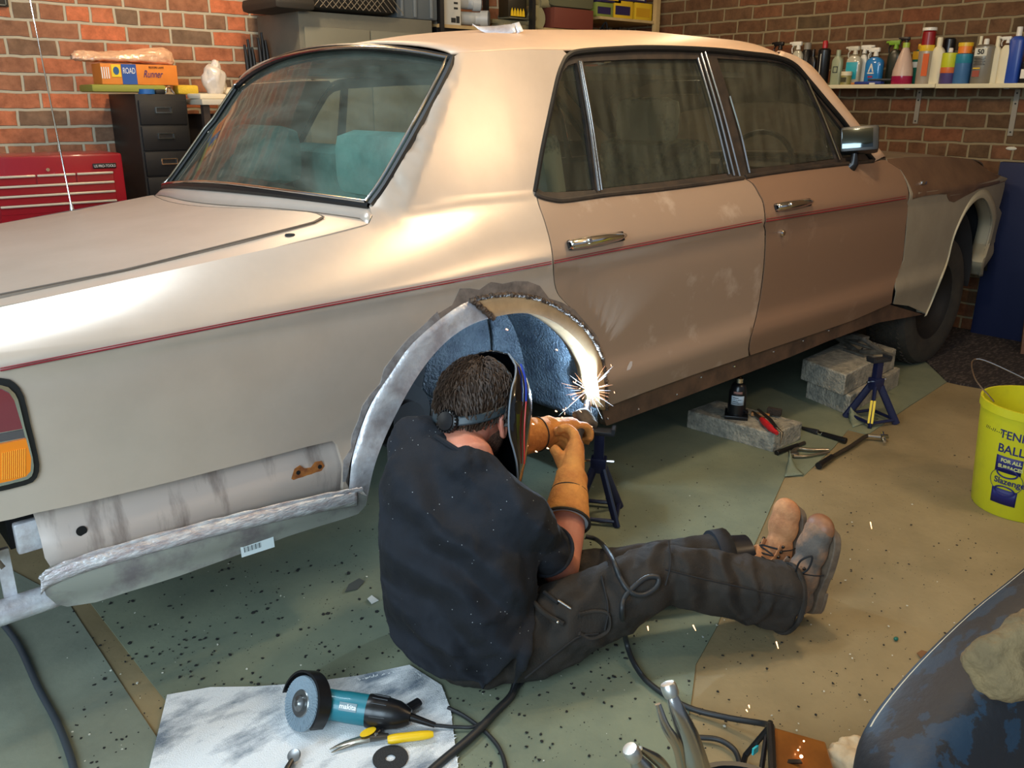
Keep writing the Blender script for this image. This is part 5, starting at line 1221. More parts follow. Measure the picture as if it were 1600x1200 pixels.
# --- boots
bootm = mat('tan_boot_suede', (206,146,96), .8, col2=(160,104,66), scale=14, bump=.3, bscale=90)
bootd = mat('worn_brown_boot', (150,112,82), .75, col2=(92,84,76), scale=10, bump=.3, bscale=90, thresh=(.42,.60))
solem = mat('boot_sole', (122,104,84), .7, col2=(84,70,58), scale=20)
cap_m = mat('toe_cap_scuffed', (128,84,56), .5, col2=(150,104,72), scale=30)
def boot(heel, toe, sole_n, ank, m, label, scuffed, lace_side=1):
    """heel/toe: ends of the sole; sole_n: direction the sole faces; ank: ankle opening"""
    heel,toe,sn = V(heel),V(toe),V(sole_n).normalized(); ln = (toe-heel); L_ = ln.length; x = ln.normalized(); sn = (sn-x*sn.dot(x)).normalized()
    up_ = -sn; y = up_.cross(x)
    M_ = Matrix(((x.x,y.x,up_.x,heel.x),(x.y,y.y,up_.y,heel.y),(x.z,y.z,up_.z,heel.z),(0,0,0,1)))
    o = MB(); k = L_/.30*1.12; L_ = L_*1.0
    o.ball((.045*k,0,.045*k),(.050*k,.040*k,.045*k),M_).ball((.12*k,0,.050*k),(.075*k,.044*k,.050*k),M_).ball((.20*k,0,.040*k),(.065*k,.050*k,.040*k),M_).ball((.245*k,.0,.034*k),(.052*k,.047*k,.034*k),M_)
    la = M_.inverted()@V(ank)
    o.tube([M_@V((.07*k,0,.05*k)), M_@V((.065*k,0,.09*k)), M_@(V((.06*k,0,.10*k)).lerp(la,.7))], [.050*k,.050*k,.054*k], 20)
    bt = remesh(mbuild(o,'boot',m),.006,4,(.05,.004)); tag(bt,label)
    s_ = MB(); pr = []
    for t in np.linspace(0,1,25): pr.append((L_*t, .037*k*(1+.38*math.sin((t-.25)*3.3)*(t>.3)-.10*math.sin(t*PI)*(t<.5))*min(1,math.sqrt(max(0,1-((t-.5)/.5)**8))) ))
    poly = [(a,-w_) for a,w_ in pr]+[(a,w_*.92) for a,w_ in pr[::-1]]
    s_.prism(poly,-.014*k,.010*k,M_); s_.prism([(a,w_) for a,w_ in poly if a<L_*.33],-.026*k,-.012*k,M_)
    mbuild(s_,'sole',solem,parent=bt,bevel=.003)
    if scuffed: remesh(mbuild(MB().ball((.262*k,0,.030*k),(.040*k,.047*k,.033*k),M_),'toe_cap',cap_m,parent=bt),.006,2)
    # lace flaps, eyelets, laces
    for sd in (-1,1):
        f_ = [M_@V((x_*k, sd*y_*k, z_*k)) for x_,y_,z_ in ((.155,.030,.082),(.125,.030,.100),(.105,.028,.125),(.095,.028,.155))]
        mbuild(MB().tube(smoothpts(f_,5),[.014*k]*16,10,squash=(y,.35)),'lace_flap',m,parent=bt)
        for q in smoothpts(f_,2)[::1]: mbuild(MB().tube([q+y*sd*.0035, q+y*sd*.009],[.0048,.0036],10),'eyelet',mat('eyelet_dark',(34,30,28),.35,metal=.5),parent=bt)
    lc_ = MB(); P = []
    for i in range(7): P.append(M_@V(((.150-.009*i)*k, (.030 if i%2 else -.030)*k, (.100+.009*i)*k)))
    lc_.tube(smoothpts(P,4),.0026,6)
    c0 = M_@V((.135*k,-.034*k,.108*k))
    if scuffed: lc_.tube(smoothpts([c0,c0+x*.05-y*.02+up_*.01,c0+x*.07-y*.035-up_*.01,c0+x*.03-y*.03-up_*.01,c0],6),.0028,6).tube(smoothpts([c0,c0-x*.02-y*.03+up_*.01,c0-x*.03-y*.015+up_*.03,c0],6),.0028,6)
    mbuild(lc_,'laces',mat('lace_black',(26,24,24),.8),parent=bt)
    mbuild(MB().tube(smoothpts([M_@V((.14*k,sd_*k,z_*k)) for sd_,z_ in ((-.046,.02),(-.047,.05),(-.034,.085))],5),.0016,6),'seam',mat('pocket_black',(26,24,24),.8),parent=bt)
    return bt
t1 = at(1296,822,2,.275); h1 = at(1262,958,2,.025)
boot(h1, t1, (.80,-.35,-.25), ANR+V((-.02,.01,.02)), bootd, 'worn brown boot with scuffed toe', True)
t2 = at(1240,788,2,.265); h2 = V((.43,-.60,.02))
h2 = at(1222,905,2,.03)
boot(h2, t2, (.90,-.05,-.15), ANL+V((.0,.0,.02)), bootm, 'light tan boot with unlaced collar', False)
dd = (t2-h2)
mbuild(MB().tube([ANL+V((-.03,.02,.0)), ANL+V((.02,-.008,.004))],[.066,.060],20),'padded_collar',mat('padded_black',(22,24,30),.3),parent=bpy.data.objects['boot.001'] if 'boot.001' in bpy.data.objects else None)
# --- gauntlets
def glove(wr, hand, elb, curl_dir, thumb_dir, name, label, cuff_r=.068, flip=1, cuffback=.20):
    """leather gauntlet: cuff from the forearm, palm, four curled fingers and a thumb"""
    wr,hand,elb = V(wr),V(hand),V(elb); ax_ = (hand-wr).normalized(); cu = V(curl_dir).normalized(); cu = (cu-ax_*cu.dot(ax_)).normalized(); sd = ax_.cross(cu)*flip
    back = (elb-wr).normalized()
    g = MB()
    g.tube([wr+back*cuffback, wr+back*cuffback*.55, wr, wr+ax_*.03], [cuff_r,cuff_r*.88,.047,.046], 24)
    g.add(*(lambda m:(m.v,m.f))(loft([(wr+ax_*.01,sd*.042,cu*.036),(wr.lerp(hand,.5),sd*.050,cu*.033),(hand,sd*.052,cu*.028),(hand+ax_*.012,sd*.046,cu*.022)],20,2.3)))
    kn = hand+ax_*.005
    for i,(lf,of) in enumerate(((.078,-.038),(.086,-.013),(.082,.012),(.068,.036))):
        p0 = kn+sd*of-ax_*.02; p1 = kn+sd*of*1.02+ax_*lf*.42+cu*.010; p2 = p1+ax_*lf*.22+cu*lf*.38; p3 = p2-ax_*lf*.18+cu*lf*.30
        g.tube(smoothpts([p0,p1,p2,p3],3),[.0150,.0148,.0146,.0144,.0142,.014,.0138,.0135,.013,.012],12)
    th = V(thumb_dir).normalized(); b0 = wr.lerp(hand,.45)-sd*.036
    g.tube(smoothpts([b0,b0+th*.035+ax_*.015,b0+th*.062+ax_*.030,b0+th*.075+ax_*.045+cu*.012],3),[.021,.020,.0195,.019,.018,.0175,.017,.016,.015,.013],12)
    o = remesh(mbuild(g,name,suede),.0052,3,(.04,.006)); tag(o,label)
    rim_ = MB(); c_ = wr+back*cuffback; p1 = back.orthogonal().normalized(); p2 = back.cross(p1)
    ring = [c_+back*.004+(p1*math.cos(a)+p2*math.sin(a))*(cuff_r-.001) for a in np.linspace(0,2*PI,41)]
    mbuild(rim_.tube(ring,.0042,8,caps=False),'cuff_edge',mat('dark_piping',(48,42,32),.8),parent=o)
    lin_ = MB(); rows = [[c_+back*(.003)+(p1*math.cos(a)+p2*math.sin(a))*r_ for a in np.linspace(0,2*PI,32,endpoint=False)] for r_ in (cuff_r-.003, .052)]
    mbuild(lin_.grid(rows,True),'lining',mat('glove_lining',(176,182,182),.9),parent=o)
    for rr_,tt in ((1.02,.10),):
        c2 = wr+back*.035; mbuild(MB().tube([c2+(p1*math.cos(a)+p2*math.sin(a))*.0515 for a in np.linspace(0,2*PI,33)],.0018,6,caps=False),'seam',mat('dark_piping',(48,42,32),.8),parent=o)
    return o, ax_, cu, sd
# right hand: comes up from the thigh, closes round the torch grip
wrR = V((.085,-.235,.318))
glove(wrR, V((.165,-.165,.372)), ELR, (.25,.55,.35), (-.55,.25,.75), 'glove', 'right leather gauntlet reaching up to the torch', .066, 1, .125)
# left hand: reaches in level from behind the mask and lies over the torch
wrL = V((.155,-.055,.400))
glove(wrL, V((.245,-.062,.402)), ELL, (.15,-.25,-.9), (.35,-.75,-.35), 'glove', 'left leather gauntlet lying over the torch', .062, -1, .17)
# sooty finger tips of the left glove
sf = MB()
for i in range(3):
    p0 = V((.285,-.05-.012*i,.418-.012*i)); sf.tube(smoothpts([p0,p0+V((.035,.0,.004)),p0+V((.062,-.002,-.014))],3),[.0165,.0165,.016,.016,.0155,.015,.014],12)
remesh(mbuild(sf,'sooty_fingertips',mat('sooty_leather',(96,84,70),.85,col2=(66,58,50),scale=30)),.005,2)
# --- welding mask and headgear
mk = MB(); rows = []
for i in range(13):
    z = .150-.355*i/12; zt_ = (z-.150)/-.355
    dm = math.sqrt(max(.06,1-(max(0,z)/.165)**2)); fwd_ = .155*dm**.7-.10*max(0,(-.08-z)); hw = .118*dm-.10*max(0,-.12-z)
    amax = math.radians(60+38*math.sin(PI*min(1,zt_**.75))**.9); r = []
    for a in np.linspace(-amax,amax,25):
        r.append(HM@V((.005+fwd_*abs(math.cos(a))**.8*math.copysign(1,math.cos(a)), hw*abs(math.sin(a))**.75*math.copysign(1,math.sin(a)), z)))
    rows.append(r)
top = [HM@V((.05,0,.160))]*25
top = [r_*.75+HM@V((.045,0,.152))*.25 for r_ in rows[0]]; top2 = [r_*.25+HM@V((.045,0,.158))*.75 for r_ in rows[0]]
rows = [top2,top]+rows
mkm = mat('mask_black', (14,16,20), .16, coat=.6)
mask = mbuild(MB().grid(rows),'welding_mask',mkm,solid=.004,off=-1); tag(mask,'glossy black welding mask with blue and red edge stripes')
edge = [rows[i][0] for i in range(2,15)]
mbuild(MB().tube(smoothpts(edge,3),.0022,6),'mask_edge',mat('mask_edge_grey',(120,130,140),.3),parent=mask)
ed2 = [rows[i][2]+(rows[i][2]-HC).normalized()*.005 for i in range(3,12)]
mbuild(MB().tube(smoothpts(ed2[3:],3),.0018,6),'red_stripe',mat('stripe_red',(206,44,40),.4),parent=mask)
mbuild(MB().tube(smoothpts(ed2[:4],3),.0050,6,squash=(lt,.3)),'blue_stripe',mat('stripe_blue',(34,74,200),.4),parent=mask)
hb = MB(); band = [HM@V((.104*math.cos(a)-.002, .093*math.sin(a), .012-.050*max(0,-math.cos(a))*1.0)) for a in np.linspace(math.radians(84),math.radians(276),30)]
bands = mat('headband_grey', (44,56,62), .45)
rows = [[p+upv*w_ for p in band] for w_ in (-.011,-.006,.006,.011)]
hbo = mbuild(MB().grid(rows),'headband',bands,solid=.005,off=1)
kp = HM@V((-.106,-.004,-.038)); kd = (HM.to_3x3()@V((-1,0,-.05))).normalized()
mbuild(MB().lathe([(0,0),(.027,0),(.027,.010),(.022,.013),(.022,.018),(.010,.020),(0,.020)],30,frame(kp,(0,0,1),None,kd)),'ratchet_knob',mat('plastic_black',(20,20,22),.3),parent=hbo)
tt = MB()
for k in range(20): a = 2*PI*k/20; tt.box((.0265*math.cos(a),.0265*math.sin(a),.008),(.004,.003,.014),frame(kp,(0,0,1),None,kd),rz=0)
mbuild(tt,'knob_teeth',mat('plastic_black',(20,20,22),.3),parent=hbo)
for s_ in (-1,1):
    pp = HM@V((.012,s_*.094,.016)); pd = (lt*s_)
    mbuild(MB().lathe([(0,0),(.022,0),(.022,.012),(.017,.016),(.017,.024),(0,.026)],24,frame(pp,(0,0,1),None,pd)),'pivot_knob',mat('plastic_black',(20,20,22),.3),parent=mask)
mbuild(MB().tube(smoothpts([HM@V((.01,-.090,.02)),HM@V((.03,-.07,.085)),HM@V((.05,0,.128)),HM@V((.03,.07,.085)),HM@V((.01,.090,.02))],6),.006,8,squash=(fh,.4)),'crown_strap',bands,parent=hbo)
lp = HM@V((-.092,.018,.045)); mbuild(MB().ball(lp,.0028,sub=2),'indicator_lamp',mat('cyan_lamp',(60,230,240),.3,emit=((.1,.9,1.0),6)),parent=hbo)
# ------------------------------------------------------------------ torch, hose and arc
ARC = V((.415,.02,.455))
tch = thing('welding_torch', 'black welding torch held in the two leather gauntlets', 'welding torch', (.24,-.10,.39)); R_ = tuple(tch.location)
P = smoothpts([(.145,-.190,.352),(.215,-.125,.385),(.275,-.085,.400),(.335,-.045,.412),(.385,-.005,.430)],5)
shifted(MB().tube(P[:11],.0165,14),R_).build('grip', mat('torch_grip',(34,38,44),.5), tch)
shifted(MB().tube(P[10:18],.0085,12),R_).build('swan_neck', M_chrome, tch)
shifted(MB().tube(P[16:],[.0125]*(len(P)-17)+[.011],16),R_).build('nozzle', mat('torch_nozzle',(70,58,50),.4,metal=.8), tch)
sparkm = bpy.data.materials.new('arc_glow'); sparkm.use_nodes = True; N = sparkm.node_tree.nodes; N.remove(N['Principled BSDF']); e_ = N.new('ShaderNodeEmission'); e_.inputs[0].default_value = (.62,.80,1,1); e_.inputs[1].default_value = 30; sparkm.node_tree.links.new(e_.outputs[0],N['Material Output'].inputs[0])
def emis(name,c_,s_):
    m = bpy.data.materials.new(name); m.use_nodes = True; N = m.node_tree.nodes; N.remove(N['Principled BSDF']); e_ = N.new('ShaderNodeEmission'); e_.inputs[0].default_value = (*c_,1); e_.inputs[1].default_value = s_; m.node_tree.links.new(e_.outputs[0],N['Material Output'].inputs[0]); return m
arc = MB().ball(ARC,(.012,.010,.017),sub=3); ao_ = tag(arc.build('welding_arc', sparkm, None),'blinding blue white welding arc at the front edge of the rear wheel arch','welding arc')
rnd = random.Random(21); sk = MB(); sw = MB()
for k in range(95):
    d = V((rnd.uniform(-1,.5),rnd.uniform(-1,.25),rnd.uniform(-.45,.95))).normalized(); r0 = rnd.uniform(.008,.05); r1 = r0+rnd.uniform(.015,.085)
    g0 = ARC+d*r0; g1 = ARC+d*r1-V((0,0,(r1-r0)**2*1.5)); (sk if k%2 else sw).tube([g0,g0.lerp(g1,.5),g1],[.0001,.00035,.0001],4)
for k in range(26):
    d = V((rnd.uniform(-1,-.1),rnd.uniform(-.8,.2),rnd.uniform(-.3,.8))).normalized(); p = ARC+d*rnd.uniform(.05,.20); q = p+V((rnd.uniform(-1,1),rnd.uniform(-1,1),rnd.uniform(-1,0)))*.008; sk.tube([p,q],[.0010,.0006],5)
for px,py,dp in ((791,514,0),(869,546,0),(895,623,0),(868,642,0),(878,652,0),(856,655,0),(832,662,-.1),(855,700,-.1),(837,705,-.1),(880,640,0)):
    p = at(px,py,1,-.02+dp); sk.tube([p,p+V((.006,0,-.004))],[.0022,.0014],6)
tag(sk.build('flying_sparks', emis('spark_orange',(1,.50,.28),5), None, recalc=False),'orange sparks flying from the welding arc','sparks',kind='stuff')
tag(sw.build('white_sparks', emis('spark_white',(.75,.85,1),6), None, recalc=False),'thin white spark trails round the welding arc','sparks',kind='stuff')
fs = MB()
for (x,y,x2,y2,z) in ((1012,979,1013,985,.10),(1083,977,1087,985,.10),(1213,1003,1216,1013,.05),(1360,816,1362,826,.05),(1170,1102,1171,1106,.02),(1166,1109,1168,1112,.02),(828,770,826,776,.2)):
    fs.tube([at(x,y,2,z),at(x2,y2,2,z)],[.0018,.0010],6)
tag(fs.build('falling_sparks', emis('spark_orange_low',(1,.5,.22),5), None, recalc=False),'few orange sparks falling to the floor near the legs','sparks',kind='stuff')
def cable(name, pts, r, m, label, n=8, cat='cable'): return tag(MB().tube(smoothpts(pts,n),r,10).build(name,m,None),label,cat)
rub = mat('rubber_cable', (34,36,38), .5)
P = [surfpt(925,842,.010) or onto(925,842,.25)]
hp = []
for px,py in ((915,838),(935,845),(955,870),(970,905),(985,925),(1005,930),(1025,918),(1028,903),(1010,903),(990,918),(975,935),(972,960)):
    hp.append(surfpt(px,py,.012) or at(px,py,2,.12))
hose = hp+[at(978,1000,2,.05),at(990,1035,2,.02),at(1015,1068,2,.014),at(1070,1103,2,.014),at(1130,1120,2,.02),at(1194,1131,2,.05),at(1206,1136,2,.095)]
cable('torch_hose', hose, .0068, rub, 'black torch hose looping over the right thigh and down to the amber box', 8)
# ------------------------------------------------------------------ blocks, jack, stands and hand tools by the sill
conc = mat('aerated_block', (172,164,146), .95, col2=(122,120,110), scale=26, bump=1.0, bscale=90)
def rough_block(name, a, b, c_, d, h, label, z=0.0):
    """four base corners, height"""
    P = [V(a),V(b),V(c_),V(d)]; mb = MB()
    for p in P: p.z = z
    vs = [p[:] for p in P]+[(p.x,p.y,z+h) for p in P]
    mb.add(vs,[(3,2,1,0),(4,5,6,7),(0,1,5,4),(1,2,6,5),(2,3,7,6),(3,0,4,7)])
    o = mb.build(name, conc, None, bevel=.006); return tag(o,label,'block')
a = fl(1207,708); b_ = fl(1251,688); c0 = fl(1072,669); w_ = b_-a
rough_block('concrete_block', a, b_, c0+w_, c0, .082, 'long grey concrete block on the floor with the bottle jack on it')
A1,B1,C1 = fl(1325,650),fl(1403,604),fl(1258,622)
rough_block('concrete_block', A1, B1, C1+(B1-A1), C1, .095, 'lower of the two grey concrete blocks under the scissor jack')
off = V((-.03,.02,0)); rough_block('concrete_block', A1+off, B1+off, C1+(B1-A1)+off, C1+off, .10, 'upper of the two grey concrete blocks under the scissor jack', .0952)
# bottle jack
jp = at(1150,650,2,.082); jk = thing('bottle_jack', 'black bottle jack with white label standing on the long block under the sill', 'jack', jp)
MB().box((0,0,.008),(.105,.095,.016),ch=.004,rz=.6).build('base', pblk, jk)
bb = MB().lathe([(.038,.014),(.036,.11),(.030,.135),(.024,.145),(.016,.150),(0,.150)],24).build('cylinder', pblk, jk)
MB().lathe([(.0165,.148),(.0165,.168),(.008,.175),(0,.175)],16).build('ram', M_chrome, jk)
lbm = MB(); rows = []
ca = math.atan2(CAM.y-jp.y, CAM.x-jp.x)
for z in (.060,.100): rows.append([(.0385*math.cos(t),.0385*math.sin(t),z) for t in np.linspace(ca-.7,ca+.75,10)])
lb_ = MB().grid(rows).build('label', mat('jack_label',(176,192,204),.5), bb, solid=.0006)
rows = [[(.0375*math.cos(t),.0375*math.sin(t),z) for t in np.linspace(ca-.5,ca+.5,8)] for z in (.108,.118)]
MB().grid(rows).build('label', mat('jack_label_red',(150,110,100),.5), bb, solid=.0008)
mk_ = MB()
for k in range(4): mk_.add([(.0392*math.cos(t),.0392*math.sin(t),z) for z in (.066+.008*k,.069+.008*k) for t in np.linspace(ca-.5,ca+(.1 if k%2 else .5),6)],[(i,i+1,6+i+1,6+i) for i in range(5)])
mk_.build('label_print', mat('ink',(30,34,36),.6), lb_)
MB().tube([(.05*math.cos(ca+1),.05*math.sin(ca+1),.03),(.02,.0,.035)],[.008,.010],10).build('pump_socket', pblk, jk)
# axle stands
def axle_stand(base_c, ht, label, rot, s=1.0):
    o = thing('axle_stand', label, 'axle stand', base_c, rot); r = .105*s
    tp = ht*.60
    for k in range(4):
        a = PI/4+k*PI/2; MB().tube([(r*math.cos(a),r*math.sin(a),.004),(.020*math.cos(a),.020*math.sin(a),tp)],.016,8,squash=((-math.sin(a),math.cos(a),0),.55)).build('leg', navy, o)
    b = MB()
    for k in range(4):
        a0 = PI/4+k*PI/2; a1 = a0+PI/2; rr = r*.93; b.tube([(rr*math.cos(a0),rr*math.sin(a0),.022),(rr*math.cos(a1),rr*math.sin(a1),.022)],.0075,8)
    b.build('brace', navy, o)
    MB().box((0,0,tp+.012),(.052,.046,.05),ch=.004).build('collar', navy, o)
    col = MB().box((0,0,tp+(ht-tp)*.5+.01),(.034,.028,ht-tp+.0),ch=.004).build('column', navy, o)
    MB().box((0,0,ht+.008),(.10,.045,.014),ch=.004).box((-.045,0,ht+.018),(.012,.045,.014)).box((.045,0,ht+.018),(.012,.045,.014)).build('saddle', mat('stand_saddle',(46,48,52),.5,metal=.4), o)
    MB().tube([(-.05,0,tp+.022),(.05,0,tp+.026)],.005,8).build('pin', M_chrome, o)
    a = PI/4+PI; st_ = MB().box((0,0,0),(.010,.022,.10),Matrix.Translation((r*.66*math.cos(a)+.012*math.cos(a),r*.66*math.sin(a)+.012*math.sin(a),tp*.42))@Matrix.Rotation(a,4,'Z')@Matrix.Rotation(math.atan2(r-.02,-tp)+PI,4,'Y'))
    st_.build('yellow_sticker', mat('sticker_yellow',(226,196,40),.5), o); return o
sc0 = (fl(1341,652)+fl(1390,684))/2+V((.06,.045,0)); axle_stand(sc0, .275, 'navy axle stand with yellow sticker beside the stacked blocks', math.radians(-20))
s2 = fl(958,822)+V((.02,.085,0)); axle_stand(V((s2.x-.01,s2.y,0)), .30, 'navy axle stand behind the right gauntlet under the sill', math.radians(-52))
# scissor jack on the blocks
jc = (A1+B1+C1+(C1+B1-A1))/4; z0 = .196
sj = thing('scissor_jack', 'grey scissor jack lying on the stacked concrete blocks', 'jack', (jc.x,jc.y,z0))
gj = mat('jack_grey_steel', (120,118,110), .45, metal=.5, col2=(80,74,66), scale=20)
u = (B1-A1).normalized(); v_ = (C1-A1).normalized()
MB().box((0,0,.006),(.13,.06,.012),rz=math.atan2(v_.y,v_.x)).build('base_plate', gj, sj)
ax_j = v_
for s_ in (-1,1):
    for q,(z1,z2) in enumerate(((.012,.045),(.045,.078))):
        p0 = V((0,0,z1)) if q == 0 else V((0,0,z2)); p1 = ax_j*(s_*.14)+V((0,0,.045)); MB().tube([p0+u*.0+ax_j*s_*.02,p1],.013,8,squash=(u,.9)).build('arm', gj, sj)
MB().tube([ax_j*-.20+V((0,0,.045)),ax_j*.20+V((0,0,.045))],.007,10).build('screw_rod', gj, sj)
MB().box((0,0,.085),(.075,.045,.014),rz=math.atan2(v_.y,v_.x),ch=.003).build('head_plate', gj, sj)
MB().tube([u*.05+V((0,0,.01)),u*.13+ax_j*-.05+V((0,0,.03))],.009,8).build('strut', gj, sj)
# tools on the long block
def on(px,py,z): return at(px,py,2,z)
zb = .083
pl_ = thing('slip_joint_pliers', 'pliers with a red handle lying across the long block', 'pliers', on(1192,665,zb))
R_ = tuple(pl_.location)
shifted(MB().tube(smoothpts([on(1190,655,zb+.012),on(1201,666,zb+.016),on(1214,677,zb+.012)],4),[.010,.013,.014,.014,.013,.014,.013,.010,.008],10),R_).build('red_grip', mat('grip_red',(196,34,40),.5), pl_)
shifted(MB().tube(smoothpts([on(1176,644,zb+.01),on(1190,655,zb+.012)],3),[.007,.008,.008,.008],8),R_).build('jaws', mat('tool_steel',(88,84,78),.35,metal=.8), pl_)
kn_ = thing('scraper', 'wooden handled scraper with dark blade lying over the red pliers', 'scraper', on(1208,662,zb)); R_ = tuple(kn_.location)
shifted(MB().tube([on(1185,640,zb+.028),on(1203,655,zb+.030),on(1213,668,zb+.028)],[.007,.009,.008],10,squash=((0,0,1),.6)),R_).build('blade', mat('tool_steel',(88,84,78),.35,metal=.8), kn_)
shifted(MB().tube([on(1213,668,zb+.028),on(1222,676,zb+.016),on(1219,694,zb-.02)],[.007,.006,.002],10,squash=((0,0,1),.5)),R_).build('tip', mat('tool_steel',(88,84,78),.35,metal=.8), kn_)
bh = thing('brush', 'small wire brush with dark bristles at the back of the long block', 'brush', on(1205,640,zb)); R_ = tuple(bh.location)
shifted(MB().box((0,0,0),(.022,.075,.014),Matrix.Translation(on(1188,648,zb+.008))@Matrix.Rotation(.5,4,'Z'),ch=.004),R_).build('handle', mat('tool_wood',(168,116,66),.6), bh)
shifted(MB().box((0,0,0),(.026,.06,.030),Matrix.Translation(on(1210,643,zb+.022))@Matrix.Rotation(.3,4,'Z'),ch=.006),R_).build('bristles', mat('bristle_dark',(52,42,34),.9,bump=.8,bscale=200), bh)
# on the floor to the right
zf = .010
def long_tool(name,label,cat,p0,p1,parts):
    o = thing(name,label,cat,((p0+p1)/2)); R_ = tuple(o.location)
    for nm,t0,t1,r0,r1,m_ in parts: shifted(MB().tube([p0.lerp(p1,t0),p0.lerp(p1,(t0+t1)/2),p0.lerp(p1,t1)],[r0,(r0+r1)/2,r1],12),R_).build(nm,m_,o,bevel=.001)
    return o
ts_ = mat('tool_steel',(88,84,78),.35,metal=.8)
long_tool('file','black handled flat file on the floor at the end of the long block','file',on(1213,708,.012),on(1257,692,.012),[('handle',0,.75,.011,.010,pblk),('tang',.75,1,.008,.008,ts_)])
long_tool('screwdriver','screwdriver with black ribbed handle lying nearest the floor sheet edge','screwdriver',on(1322,689,.014),on(1252,668,.012),[('handle',0,.52,.013,.010,pblk),('ferrule',.52,.62,.009,.008,M_chrome),('blade',.62,1,.013,.006,mat('blade_dark',(40,40,42),.4))])
lp_ = thing('locking_pliers', 'steel locking pliers on the floor between the file and the ratchet', 'pliers', on(1265,706,.012)); R_ = tuple(lp_.location)
stl = mat('worn_chrome', (170,162,146), .28, metal=.95)
shifted(MB().tube(smoothpts([on(1236,708,.014),on(1246,701,.016),on(1266,703,.014),on(1294,703,.012)],4),.0075,10),R_).build('handle', stl, lp_)
shifted(MB().tube(smoothpts([on(1240,713,.012),on(1258,713,.012),on(1277,710,.012),on(1295,706,.012)],4),.006,10),R_).build('handle', stl, lp_)
shifted(MB().box(on(1240,709,.016),(.035,.028,.018),ch=.005,rz=-.6),R_).build('jaw', stl, lp_)
wb = thing('wheel_brace', 'cranked wheel brace with black grip and bright socket on the bare concrete', 'wheel brace', on(1320,700,.014)); R_ = tuple(wb.location)
shifted(MB().tube([on(1279,728,.016),on(1300,714,.016)],[.014,.012],12),R_).build('grip', pblk, wb)
shifted(MB().tube(smoothpts([on(1300,714,.016),on(1330,697,.016),on(1352,682,.020),on(1360,681,.020)],4),.0085,10),R_).build('shaft', mat('rod_dark',(62,54,46),.5,metal=.5), wb)
shifted(MB().tube([on(1356,681,.020),on(1376,683,.020)],.0085,12).tube([on(1376,683,.020),on(1387,683,.020)],.012,6).tube([on(1379,676,.02),on(1382,690,.02)],.006,10),R_).build('socket', M_chrome, wb)
# ------------------------------------------------------------------ yellow tub
tr_l = at(1513,790,2,0.0)
tc_ = V((1.60,-.93,0)); 
tub_r = .155; 
tub = thing('ball_tub', 'yellow plastic tennis ball tub with dark blue print on the concrete', 'tub', (1.645,-.90,0))
tubm = mat('tub_yellow', (198,192,30), .4, col2=(176,170,44), scale=9, thresh=(.5,.8))
tH, r0, r1 = .385, .150, .172
MB().lathe([(0,0),(r0-.004,0),(r0,.006),(r1,tH-.03),(r1+.005,tH-.028),(r1+.005,tH),(r1-.003,tH),(r1-.005,tH-.03),(r0-.006,.01),(0,.01)],56).build('tub_body', tubm, tub)
def tubpt(a, z, off=.0015): r = r0+(r1-r0)*z/tH+off; return V((r*math.cos(a), r*math.sin(a), z))
ca = math.atan2(CAM.y-tub.location.y, CAM.x-tub.location.x)
def tub_text(body, size, a0, z, m, par, sx=1.0):
    o = text_mesh('lettering', body, size, Matrix.Identity(4), m, par, ext=.0004, align='LEFT', sx=sx, bold=.0006)
    for v in o.data.vertices:
        x,y,zz = v.co; r = r0+(r1-r0)*z/tH; a = a0+x/r; p = tubpt(a, z+y, .0015+zz); v.co = p
    return o
nvb = mat('tub_print_navy', (22,26,92), .5)
def tub_patch(a0,a1,z0,z1,m,nm,off=.0008):
    rows = [[tubpt(a,z,off) for a in np.linspace(a0,a1,12)] for z in (z0,z1)]; return MB().grid(rows).build(nm,m,tub,solid=.0005)
ac = ca-.36
tub_text('TENNIS', .040, ac-.22, .297, nvb, tub, .92); tub_text('BALLS', .042, ac-.22, .247, nvb, tub, .92)
tub_patch(ac-.22, ac+.30, .165, .222, nvb, 'navy_panel'); tub_patch(ac-.22, ac+.30, .050, .105, nvb, 'navy_panel')
pale = mat('tub_print_pale', (196,196,120), .5)
tub_text('FOR ALL', .017, ac-.12, .207, pale, tub); tub_text('SURFACES', .017, ac-.16, .185, pale, tub)
tub_text('Slazenger', .030, ac-.20, .133, nvb, tub, .95)
for zc_ in (.165,.100):
    P = [tubpt(ac+.04+.20*math.cos(t), zc_+.016*math.sin(t), .0022) for t in np.linspace(0,2*PI,41)]
    MB().tube(P,.0028,6,caps=False).build('ball_outline', nvb, tub)
P = [tubpt(ac+.04+.33*math.cos(t), .135+.045*math.sin(t), .0018) for t in np.linspace(0,2*PI,49)]; MB().tube(P,.0009,6,caps=False).build('ball_circle', nvb, tub)
tub_text('/ / / - / / - - / - - -', .014, ca-.95, .30, mat('ink',(30,34,36),.6), tub)
MB().tube(smoothpts([(-.12,.10,tH),(-.05,.20,tH+.05),(.08,.24,tH+.08),(.17,.04,tH)],8),.0025,6).build('wire_handle', M_chrome, tub)
bx_ = thing('black_case', 'black case standing in front of the yellow tub at the right edge', 'case', (1.43,-1.09,0)); MB().box((.03,-.03,.075),(.16,.10,.15),ch=.01,rz=.4).build('case_body', pblk, bx_)
